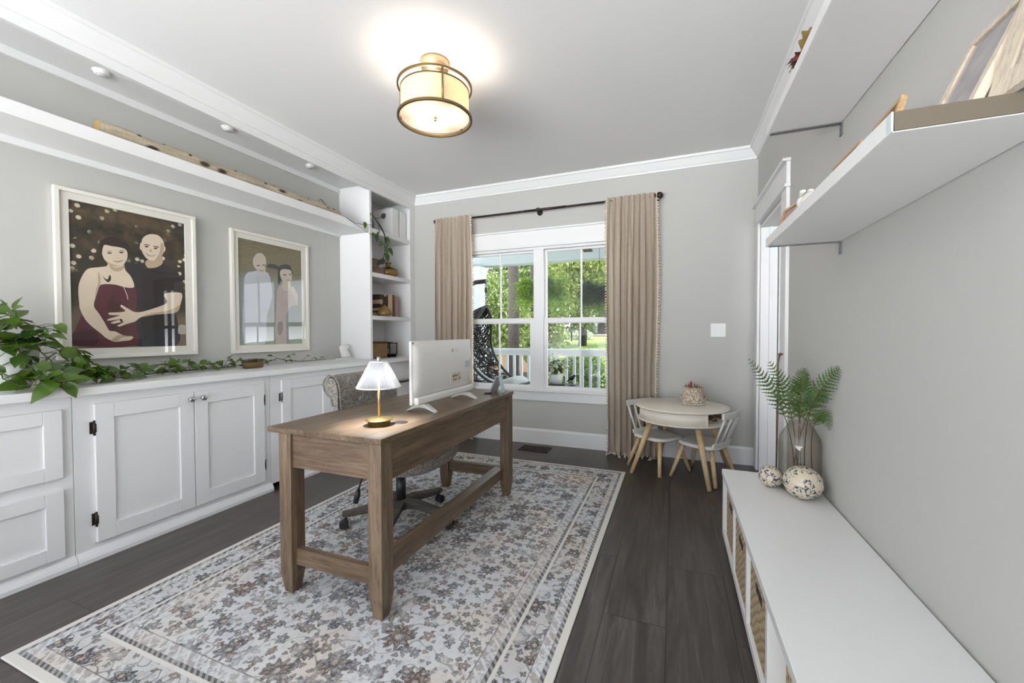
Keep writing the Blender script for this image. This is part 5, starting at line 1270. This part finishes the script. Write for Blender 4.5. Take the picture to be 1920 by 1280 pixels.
def cl(u, v):
    a = (u - .5) * 2.6; w_ = (.028 * math.sin(PI * min(1, v * .93 + .05)) + .003) * (1 + .25 * math.sin(v * 23))
    return (.419 - .02 * v * (1 - v) + w_ * math.sin(a) * .7, 1.735 - .15 * v, 2.103 + .02 * math.sin(v * 3) + .02 * v + w_ * (1 - math.cos(a)))
obj('leaf_blade', mb.grid(9, 20, cl), k_sp('golden_dry_leaf', (.14, .08, .02), (.30, .20, .06), 40), t)
# ------------------------------------------------------------------ porch and garden
PW = M('porch_white', (.66, .69, .71), .6); PC_ = M('porch_ceiling_paint', (.52, .58, .60), .7)
def k_boards(name, c0, c1, ax, wd):
    k = NT(name); X = k.xyz(k.obj()); g = k.math('FRACT', k.math('DIVIDE', X[ax], wd)); gap = k.step(k.math('ABSOLUTE', k.math('SUBTRACT', g, .5)), .47, .49)
    return k.done(k.bsdf(k.mix(gap, k.mix(k.noise(k.obj(), 8, 4), c0, c1), tuple(.35 * x for x in c0)), .6))
struct('porch_floor', MB().box(-5.5, 4.5, 4.2, 6.55, -.16, -.08), k_boards('porch_decking', (.25, .24, .23), (.33, .32, .31), 1, .14))
struct('porch_ceiling', MB().box(-5.5, 4.5, 4.2, 6.75, 2.52, 2.60), k_boards('porch_ceiling_boards', (.48, .54, .56), (.55, .61, .63), 0, .12))
struct('porch_beam', MB().box(-5.5, 4.5, 6.17, 6.38, 2.268, 2.52), PC_)
struct('porch_column', MB().box(-3.26, -3.0, 6.145, 6.395, -.08, 2.268).box(-3.285, -2.975, 6.12, 6.42, -.08, .08).box(-3.275, -2.985, 6.13, 6.41, 2.16, 2.268).box(-3.27, -2.99, 6.135, 6.405, 1.72, 1.74), PW)
struct('house_wall_porch', MB().box(-5.5, -3.3, 4.06, 4.2, -.08, 2.6), PW)
t = thing('porch_railing', 'white painted porch railing with square balusters outside the window', 'railing', (-.5, 6.27, -.08))
obj('top_rail', MB().box(-2.98, 4.4, 6.21, 6.33, .862, .898).box(-2.98, 4.4, 6.25, 6.29, .79, .862), PW, t); obj('bottom_rail', MB().box(-2.98, 4.4, 6.25, 6.29, .02, .075), PW, t)
for i in range(48):
    x = -2.82 + i * .1255; obj('baluster', MB().box(x - .019, x + .019, 6.252, 6.288, .075, .79), PW, t)
# egg chair
ex, ey = -2.545, 5.40
WK = M('black_resin', (.018, .017, .017), .45)
t = thing('egg_chair', 'black wicker hanging egg chair with pale cushion on the porch', 'chair', (ex - .3, ey, -.08))
obj('stand_pole', MB().tube([(ex - .35, ey + .05, -.07), (ex - .62, ey + .05, .02), (ex - .86, ey + .05, .5), (ex - .86, ey + .05, 1.2), (ex - .68, ey + .04, 1.64), (ex - .42, ey + .02, 1.83), (ex - .16, ey, 1.90), (ex + .01, ey, 1.908)], .032, 12), WK, t)
obj('stand_base', MB().tube([(ex - .35 + .5 * math.cos(a), ey + .5 * math.sin(a), -.055) for a in [2 * PI * i / 28 for i in range(29)]], .024, 8), WK, t)
mb = MB()
for i in range(9):
    z = 1.875 - i * .037; mb.tube([(ex + (.011 * math.cos(q) if i % 2 else 0), ey + (0 if i % 2 else .011 * math.cos(q)), z + .024 * math.sin(q)) for q in [2 * PI * j / 10 for j in range(11)]], .0045, 5)
mb.tube([(ex, ey, 1.81), (ex, ey, 1.74)], .02, 8)
obj('chain', mb, WK, t)
RIM = [(-2.55, 1.545, .01), (-2.555, 1.43, .17), (-2.61, 1.22, .32), (-2.65, 1.02, .40), (-2.60, .80, .43), (-2.47, .62, .42), (-2.30, .49, .37), (-2.10, .43, .28), (-1.95, .445, .16), (-1.90, .455, .01)]
BCK = [(-2.56, 1.545), (-2.72, 1.48), (-2.95, 1.30), (-3.06, 1.05), (-3.06, .78), (-2.95, .52), (-2.75, .36), (-2.45, .30), (-2.12, .34), (-1.90, .45)]
def crm(L, q):
    q = min(max(q, 0), 1) * (len(L) - 1); i = min(int(q), len(L) - 2); f = q - i
    P = [L[max(i - 1, 0)], L[i], L[i + 1], L[min(i + 2, len(L) - 1)]]
    return [.5 * (2 * b_ + (c_ - a_) * f + (2 * a_ - 5 * b_ + 4 * c_ - d_) * f * f + (3 * b_ - a_ - 3 * c_ + d_) * f ** 3) for a_, b_, c_, d_ in zip(*P)]
def egg(tq, s_, k_=1.0):
    r, b_ = crm(RIM, tq), crm(BCK, tq); e_ = math.sin(PI * s_) ** .8 * k_
    return Vector((r[0] + (b_[0] - r[0]) * e_, ey - max(r[2], .005) * math.cos(PI * s_), r[1] + (b_[1] - r[1]) * e_))
mb = MB(); rr = random.Random(5)
for i in range(1500):
    t0, s0 = rr.uniform(.03, .97), rr.uniform(0, 1); dt, ds = rr.choice((-1, 1)) * rr.uniform(.08, .2), rr.choice((-1, 1)) * rr.uniform(.1, .3); pts = []
    for j in range(9):
        f = j / 8 - .5; tq, s_ = t0 + dt * f + .012 * math.sin(j * 1.3 + i), s0 + ds * f
        if .01 < tq < .99 and 0 < s_ < 1: pts.append(egg(tq, s_))
    if len(pts) > 2: mb.tube(pts, .0055, 4)
obj('woven_shell', mb, WK, t)
mb = MB()
for s_ in (0, 1): mb.tube([egg(i / 36, s_) for i in range(37)], .02, 8)
mb.tube([egg(.52, i / 20) for i in range(21)], .014, 6); mb.tube([egg(i / 30, .5) for i in range(31)], .012, 6)
obj('shell_rim', mb, WK, t)
CUSH = M('pale_grey_cushion', (.58, .59, .58), .9, bumpy=.2, bscale=30)
CZ = [.66, .52, .45, .43, .44, .48, .515, .47]
def seatc(u, v):
    x = -2.86 + .94 * u; z = crm([(q,) for q in CZ], u)[0]; w_ = .34 * (1 - .45 * u ** 3)
    return (x, ey + (v - .5) * 2 * w_, z + .035 * math.sin(v * PI) - (.05 if u in (0, 1) or v in (0, 1) else 0))
mb = MB().grid(18, 12, seatc); n = len(mb.v); fs = list(mb.f)
mb.v += [(x, y, z - .10) for x, y, z in mb.v]
for f_ in fs: mb.face([i + n for i in f_][::-1], True)
bd = [i for i in range(18)] + [18 * j + 17 for j in range(1, 12)] + [18 * 11 + i for i in range(16, -1, -1)] + [18 * j for j in range(10, 0, -1)]
for a, b in zip(bd, bd[1:] + bd[:1]): mb.face([a, b, b + n, a + n], True)
obj('seat_cushion', mb, CUSH, t)
# hanging ferns
def hang_fern(label, c, R, seed, dark):
    rr = random.Random(seed); t = thing('hanging_fern', label, 'plant', (c[0], c[1], c[2]))
    obj('hanging_pot', MB().lathe([(0, -.12), (.09, -.12), (.14, .04), (.145, .05), (.13, .05), (0, .03)], c, 20), M('brown_nursery_pot', (.05, .035, .03), .6), t)
    wm = MB()
    for i in range(3):
        a = 2 * PI * i / 3; wm.tube([(c[0] + .14 * math.cos(a), c[1] + .14 * math.sin(a), c[2] + .05), (c[0], c[1], c[2] + .42)], .003, 5)
    wm.tube([(c[0], c[1], c[2] + .42), (c[0], c[1], 2.519)], .003, 5); obj('hanger', wm, BLACK, t)
    mb = MB()
    for i in range(330):
        a = rr.uniform(0, 2 * PI); L = R * rr.uniform(.7, 1.15); dr_ = rr.uniform(.15, 1.3); up = rr.uniform(.1, .55)
        u = Vector((math.cos(a), math.sin(a), 0)); w_ = Vector((-u.y, u.x, 0)); prev = None
        for j in range(1, 17):
            s_ = j / 16; p = Vector(c) + Vector((0, 0, .04)) + u * L * (s_ - .15 * s_ * s_) + Vector((0, 0, L * (up * s_ * 1.4 - dr_ * s_ * s_)))
            for sg in (-1, 1): mb.leaf(p, w_ * sg + u * .6 + Vector((0, 0, -.2)), (0, 0, 1), .115 * (1.05 - s_) + .016, .032, .3, False)
    obj('fronds', mb, dark, t)
FG = k_leaf('boston_fern_painted_sun', (.13, .27, .035), (.46, .64, .14), .6, .4); FD = k_leaf('shaded_fern_green', (.03, .06, .015), (.08, .13, .03), .6, .2)  # sunlight painted into the first fern green, shade into the second
hang_fern('bright green fern hanging from the porch ceiling in front of the window mullion', (-1.875, 5.95, 1.78), .46, 3, FG)
hang_fern('darker fern hanging from the porch ceiling on the road side', (-1.0, 5.95, 1.70), .34, 4, FD)
# flower pot on a side table, metal bird
t = thing('porch_table', 'small round black side table on the porch under the flower pot', 'table', (-1.42, 5.4, -.08))
obj('table_top', MB().lathe([(0, .43), (.24, .43), (.245, .437), (.24, .444), (0, .444)], (-1.40, 5.4, 0), 32), WK, t)
for i in range(3):
    a = 2 * PI * i / 3 + .4; obj('leg', MB().tube([(-1.40 + .2 * math.cos(a), 5.4 + .2 * math.sin(a), -.078), (-1.40 + .12 * math.cos(a), 5.4 + .12 * math.sin(a), .432)], .011, 8), WK, t)
t = thing('flower_pot', 'white pot of creamy white flowers on the small porch table', 'plant', (-1.49, 5.4, .445))
obj('pot', MB().lathe([(0, .02), (.075, .02), (.09, .09), (.10, .15), (.095, .15), (0, .13)], (-1.49, 5.4, .445), 24), M('white_glazed_ceramic'), t)
obj('saucer', MB().lathe([(0, .0), (.11, .0), (.125, .018), (.11, .02), (0, .02)], (-1.49, 5.4, .445), 24), M('terracotta_dark', (.06, .045, .035), .8), t)
rr = random.Random(9); lv, fl = MB(), MB()
for i in range(260):
    d = Vector((rr.gauss(0, 1), rr.gauss(0, 1), rr.gauss(.3, .8))).normalized(); r = rr.uniform(.05, .17); p = Vector((-1.49, 5.4, .445 + .25)) + d * r * Vector((1, 1, .85)).x
    if p.z < .56: continue
    (fl if r > .085 and i % 5 else lv).leaf(p, d + Vector((rr.uniform(-.5, .5), rr.uniform(-.5, .5), -.2)), (0, 0, 1), .055, .045, .4, False)
obj('leaves', lv, FD, t); obj('blossoms', fl, k_leaf('cream_blossom', (.58, .58, .46), (.80, .78, .68), .7, .3), t)
t = thing('bird_ornament', 'small dark metal bird ornament beside the porch flower pot', 'ornament', (-1.27, 5.4, .444))
mb = MB().ball((-1.275, 5.4, .545), (.045, .022, .028), 12, 8, Matrix.Rotation(-.5, 3, 'Y')).ball((-1.24, 5.4, .578), (.018, .015, .016), 10, 8).tube([(-1.226, 5.4, .578), (-1.205, 5.4, .572)], [.006, .001], 6).tube([(-1.31, 5.4, .525), (-1.345, 5.4, .49)], [.014, .004], 6)
for dx in (-.012, .012): mb.tube([(-1.27 + dx, 5.4, .53), (-1.27 + dx, 5.4, .452)], .004, 6)
mb.lathe([(0, .0005), (.05, .0005), (.05, .008), (0, .008)], (-1.27, 5.4, .444), 16); obj('bird_body', mb, M('dark_blue_metal', (.02, .03, .045), .4, .7), t)
# ceiling fan on the porch
t = thing('ceiling_fan', 'dark bladed ceiling fan under the porch ceiling', 'fan', (-1.05, 5.0, 2.52))
obj('fan_motor', MB().lathe([(0, 2.20), (.07, 2.21), (.10, 2.24), (.10, 2.29), (.03, 2.31), (.015, 2.32), (.015, 2.45), (.06, 2.48), (.06, 2.5195), (0, 2.5195)], (-1.05, 5.0, 0), 24), M('fan_dark_brown', (.03, .025, .022), .5), t)
for i in range(5):
    a = 2 * PI * i / 5 + 2.9; R = rotz(a)
    m = MB().box(.13, .62, -.06, .06, 2.262, 2.272); m.v = [tuple(R @ Vector(v) + Vector((-1.05, 5.0, 0))) for v in m.v]; obj('fan_blade', m, M('fan_dark_brown'), t)
# ground, lawn, road
def k_ground():
    k = NT('garden_ground'); v = k.obj(); X = k.xyz(v); n = k.noise(v, 1.2, 5, .65); n2 = k.noise(v, 26, 4, .7)
    lit = k.mix(n2, (.045, .03, .018), (.16, .105, .06)); gr = k.mix(k.mix(n2, (0, 0, 0), (1, 1, 1)), (.08, .12, .025), (.25, .32, .09))
    f = k.step(k.math('ADD', X[1], k.math('ADD', k.math('MULTIPLY', X[0], 1.7), k.math('MULTIPLY', n, 3))), 8.5, 10.5)
    return k.done(k.bsdf(k.mix(f, lit, gr), .95, spec=.1))
GP = [(6.0, -.62), (9, -.55), (12, -.30), (16, .02), (20, .28), (26, .62), (32, .84), (40, 1.02), (60, 1.12), (90, 1.12)]
def gz(y):
    for (a, za), (b, zb2) in zip(GP, GP[1:]):
        if y <= b: return za + (zb2 - za) * max(0, (y - a)) / (b - a)
    return GP[-1][1]
struct('ground', MB().grid(50, 70, lambda u, v: (-45 + 70 * u, 6.6 + 80 * v ** 1.6, gz(6.6 + 80 * v ** 1.6) + .05 * math.sin(u * 41) * math.sin(v * 33)), smooth=True), k_ground())
struct('driveway', MB().grid(20, 6, lambda u, v: (-14 + 24 * u, 30.0 + 5.5 * u + 3.2 * v, gz(30.0 + 5.5 * u + 3.2 * v) + .09)), M('pale_concrete', (.36, .35, .33), .9))
TRK = k_sp('pine_bark', (.016, .013, .012), (.065, .054, .048), 9, (3, 3, .8), .95)
GRN = [k_leaf('leaf_sunlit', (.05, .09, .022), (.36, .42, .17), .5, .45), k_leaf('leaf_mid', (.025, .05, .014), (.22, .29, .11), .5, .4), k_leaf('leaf_deep', (.012, .03, .01), (.06, .10, .03), .5, .3), k_leaf('leaf_yellow_green', (.09, .13, .025), (.44, .48, .17), .5, .45)]  # the sunlit green carries sunlight in its leaf colour
def cloud(mb, c, r, n, L, rr):
    for i in range(n):
        d = Vector((rr.gauss(0, 1), rr.gauss(0, 1), rr.gauss(0, 1))).normalized(); q = rr.random() ** .33
        p = Vector(c) + Vector((d.x * r[0], d.y * r[1], d.z * r[2])) * q
        mb.leaf(p, (rr.uniform(-1, 1), rr.uniform(-1, 1), rr.uniform(-1, .3)), (rr.uniform(-.6, .6), rr.uniform(-.9, .3), 1), L * rr.uniform(.6, 1.3), L * rr.uniform(.4, .75), .3, False)
def tree(label, x, y, tr, th, blobs, mat, seed, L=.16, name='tree'):
    rr = random.Random(seed); z = gz(y) - .05; t = thing(name, label, 'tree', (x, y, z))
    tm = MB().tube([(x, y, z), (x + .04, y, z + th * .3), (x - .03, y, z + th * .65), (x + .05, y, z + th)], [tr * 1.15, tr, tr * .85, tr * .5], 12)
    for (bx_, by_, bz_), r, n in blobs[:4]: tm.tube([(x, y, min(bz_ - .3, z + th * .8)), ((x + bx_) / 2, (y + by_) / 2, bz_ - .2), (bx_, by_, bz_)], [tr * .4, tr * .25, tr * .08], 6)
    obj('trunk', tm, TRK, t); mb = MB()
    for c, r, n in blobs: cloud(mb, c, r, n, L, rr)
    obj('crown', mb, mat, t)
tree('tall pine trunk behind the railing, nearest the porch column', -4.02, 10.2, .145, 8.5, [((-4.4, 10.6, 5.4), (1.8, 1.2, 1.6), 900), ((-3.4, 10.8, 6.2), (1.6, 1.2, 1.3), 700)], GRN[1], 21)
tree('second pine trunk, seen against the window mullion', -4.4, 13.05, .12, 8.5, [((-4.4, 13.4, 5.9), (1.8, 1.2, 1.5), 800)], GRN[1], 22)
tree('leafy sapling with yellow-green leaves behind the hanging fern', -5.6, 11.6, .05, 3.2, [((-5.8, 11.4, 2.2), (1.0, .8, 1.1), 2600), ((-4.9, 11.8, 1.6), (.9, .8, .9), 1900), ((-5.9, 11.8, .8), (.9, .7, .7), 1400)], GRN[0], 23, .13)
tree('broad leafy tree between the two pine trunks and the lawn', -3.9, 13.2, .07, 3.6, [((-3.2, 13.2, 2.95), (1.1, .9, 1.2), 2800), ((-2.3, 13.4, 3.4), (1.1, .9, 1.0), 2300), ((-4.15, 13.4, 1.25), (.75, .7, .8), 1700), ((-4.25, 13.2, .55), (.6, .6, .5), 1000)], GRN[3], 24, .14)
tree('tall green tree beyond the darker hanging fern', -1.2, 17.5, .13, 6.0, [((-1.4, 17.5, 4.3), (1.9, 1.2, 1.3), 1700), ((-.1, 17.8, 4.0), (1.5, 1.1, 1.4), 1300), ((-.9, 17.5, 2.75), (1.9, 1.0, .6), 1900)], GRN[0], 25, .18)
tree('dense background tree closing the view behind the pines', -9.0, 19.0, .2, 6, [((-8.5, 19, 3.2), (3.2, 1.5, 2.6), 2600), ((-6.0, 19.6, 4.6), (3.0, 1.5, 2.2), 1500), ((-7.5, 18.6, .9), (3.0, 1.0, 1.0), 1800)], GRN[1], 26, .24)
tree('background tree with open sky gaps behind the leafy tree', -4.6, 22.0, .2, 7, [((-5.0, 22, 5.6), (2.6, 1.4, 2.0), 1100), ((-3.2, 22.4, 3.4), (1.8, 1.2, 1.0), 1700), ((-5.6, 22, 2.3), (2.2, 1.2, 1.1), 1800)], GRN[0], 27, .24)
tree('dark trunk on the far lawn in front of the neighbouring house', -5.55, 35.0, .45, 9, [((-5.2, 35, 8.2), (4.5, 2, 2.6), 2200)], GRN[1], 28, .4)
tree('far treeline oak at the edge of the neighbouring lot', -14, 40, .5, 9, [((-14, 40, 6.0), (5, 2.5, 4.0), 2600), ((-9.5, 41, 8.2), (4.5, 2.2, 2.6), 1800)], GRN[2], 29, .6)
def bush(label, c, r, n, mat, seed, L, name='bush'):
    rr = random.Random(seed); t = thing(name, label, 'bush', (c[0], c[1], gz(c[1])))
    sm = MB()
    for i in range(5):
        a = 2 * PI * i / 5; sm.tube([(c[0], c[1], gz(c[1]) - .05), (c[0] + .5 * r[0] * math.cos(a), c[1] + .4 * r[1] * math.sin(a), c[2] + .2 * r[2])], .018, 5)
    obj('branches', sm, TRK, t); mb = MB(); cloud(mb, c, r, n, L, rr); obj('foliage', mb, mat, t)
bush('dark green hedge bush just outside the railing, behind the flower pot', (-1.75, 7.4, .10), (.75, .45, .62), 2600, GRN[2], 31, .085)
bush('dark green hedge bush just outside the railing, on the road side', (-.05, 7.45, .12), (.85, .45, .62), 3000, GRN[2], 32, .085)
bush('low brown-green undergrowth clump behind the balusters near the egg chair', (-3.2, 8.4, -.15), (1.0, .5, .35), 1000, GRN[1], 33, .09)
bush('rounded clipped dark shrub on the far lawn by the house', (-6.75, 33.5, 1.45), (.95, .8, 1.0), 1500, GRN[2], 34, .16)
bush('low pale flowering shrub on the far lawn', (-6.4, 28.0, .95), (1.4, .8, .50), 1500, k_leaf('silvery_leaf', (.22, .27, .17), (.55, .60, .45), .6, .3), 35, .15)
bush('feathery grass clump at the lawn edge beyond the railing', (-3.0, 14.6, .15), (.8, .5, .45), 900, GRN[3], 36, .12)
t = thing('mailbox', 'dark blue mailbox on a post by the far lawn', 'mailbox', (-6.15, 26.0, gz(26)))
obj('post', MB().box(-6.20, -6.10, 25.95, 26.05, gz(26) - .05, gz(26) + .55), TRK, t)
obj('box_body', MB().prism([(-6.33 + .0, 25.8, gz(26) + .55), (-5.97, 25.8, gz(26) + .55), (-5.97, 25.8, gz(26) + .78), (-6.03, 25.8, gz(26) + .88), (-6.15, 25.8, gz(26) + .92), (-6.27, 25.8, gz(26) + .88), (-6.33, 25.8, gz(26) + .78)], (0, .55, 0)), M('blue_grey_metal', (.06, .09, .13), .5), t)
t = thing('neighbour_house', 'pale house across the lawn with white window trim', 'house', (-4.5, 46, gz(46)))
g0 = gz(46)
obj('house_wall', MB().box(-11, 6, 46, 54, g0 - .2, g0 + 3.4), M('pale_siding', (.56, .58, .60), .8), t)
obj('roof', MB().prism([(-11.5, 45.4, g0 + 3.4), (-11.5, 54.6, g0 + 3.4), (-11.5, 50, g0 + 6.2)], (18, 0, 0)), M('grey_shingle', (.12, .12, .125), .9), t)
for x in (-9.6, -7.4, -5.0):
    wf = obj('window', MB().box(x - .55, x + .55, 45.94, 46.0, g0 + .7, g0 + 2.4), PW, t); obj('pane', MB().box(x - .45, x + .45, 45.92, 45.94, g0 + .8, g0 + 2.3), M('house_pane', (.16, .19, .22), .2), wf)
# ------------------------------------------------------------------ light, world, camera
def light(name, kind, loc, energy, col, size=.05, rot=None):
    l = bpy.data.lights.new(name, kind); l.energy = energy; l.color = col
    if kind in ('POINT', 'SPOT'): l.shadow_soft_size = size
    if kind == 'SUN': l.angle = size
    o = bpy.data.objects.new(name, l); o.location = loc; COL.objects.link(o)
    if rot: o.rotation_euler = rot
    return o
light('drum_lamp_light', 'POINT', (-1.305, 2.085, 2.474), LAMP_W, (1, .91, .79), .05)
light('table_lamp_light', 'POINT', (-1.238, 1.490, .955), DESK_W * .35, (.93, .97, 1), .022)
sp = light('table_lamp_downlight', 'SPOT', (-1.238, 1.490, .955), DESK_W * 14, (.96, .98, 1), .02); sp.data.spot_size = math.radians(112); sp.data.spot_blend = .6
s = light('sun', 'SUN', (-6, -15, 34), SUN_W, (1, .95, .86), .02); s.rotation_euler = Vector((.18, .44, -1.0)).to_track_quat('-Z', 'Y').to_euler()
wd = bpy.data.worlds.new('overcast_sky_with_fill'); scene.world = wd; wd.use_nodes = True; nt = wd.node_tree; nt.nodes.clear()
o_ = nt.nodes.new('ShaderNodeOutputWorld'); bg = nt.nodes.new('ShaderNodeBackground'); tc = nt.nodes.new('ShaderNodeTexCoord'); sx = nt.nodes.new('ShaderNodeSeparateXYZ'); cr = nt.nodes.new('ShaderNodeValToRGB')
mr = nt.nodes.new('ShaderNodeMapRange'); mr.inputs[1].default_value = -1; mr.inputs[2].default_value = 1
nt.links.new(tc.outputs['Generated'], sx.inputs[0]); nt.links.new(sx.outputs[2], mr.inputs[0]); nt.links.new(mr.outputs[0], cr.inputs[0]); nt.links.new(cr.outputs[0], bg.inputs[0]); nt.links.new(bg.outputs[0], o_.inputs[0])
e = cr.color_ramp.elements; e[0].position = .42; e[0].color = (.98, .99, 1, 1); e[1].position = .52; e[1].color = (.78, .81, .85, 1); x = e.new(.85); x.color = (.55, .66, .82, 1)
# sky strength varies along y; added glow below horizon fills the open-backed room
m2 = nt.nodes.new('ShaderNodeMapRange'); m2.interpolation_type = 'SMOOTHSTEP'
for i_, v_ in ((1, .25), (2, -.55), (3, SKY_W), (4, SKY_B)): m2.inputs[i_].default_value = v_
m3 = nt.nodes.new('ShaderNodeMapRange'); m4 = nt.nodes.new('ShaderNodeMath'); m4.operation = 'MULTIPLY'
for i_, v_ in ((1, .02), (2, -.06), (3, 1.0), (4, GROUND_FILL)): m3.inputs[i_].default_value = v_
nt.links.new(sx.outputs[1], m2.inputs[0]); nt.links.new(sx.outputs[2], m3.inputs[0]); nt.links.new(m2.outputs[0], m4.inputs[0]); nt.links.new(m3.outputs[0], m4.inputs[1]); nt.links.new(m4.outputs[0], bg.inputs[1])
cam = bpy.data.cameras.new('camera'); co = bpy.data.objects.new('camera', cam); COL.objects.link(co)
cam.sensor_fit = 'HORIZONTAL'; cam.sensor_width = 36; cam.lens = 766.22 / 1920 * 36; cam.clip_start = .05; cam.clip_end = 300
yw, pt_, rl = math.radians(21.6045), math.radians(-1.2425), math.radians(-.1732)
fw = Vector((-math.sin(yw) * math.cos(pt_), math.cos(yw) * math.cos(pt_), math.sin(pt_))); r_ = Vector((math.cos(yw), math.sin(yw), 0)); u_ = r_.cross(fw)
r2 = r_ * math.cos(rl) + u_ * math.sin(rl); u2 = r2.cross(fw)
m = Matrix.Identity(4)
for i in range(3): m[i][0] = r2[i]; m[i][1] = u2[i]; m[i][2] = -fw[i]
m[0][3], m[1][3], m[2][3] = 0, 0, 1.16
co.matrix_world = m; scene.camera = co
vs = scene.view_settings; vs.view_transform = 'Standard'; vs.look = 'None'; vs.gamma = 1; vs.use_curve_mapping = False; vs.exposure = EXPOSURE
cy_ = scene.cycles; cy_.max_bounces = 10; cy_.diffuse_bounces = 6; cy_.glossy_bounces = 4; cy_.transparent_max_bounces = 24; cy_.transmission_bounces = 6; cy_.caustics_reflective = False; cy_.caustics_refractive = False
cy_.use_denoising = True; cy_.sample_clamp_indirect = 4
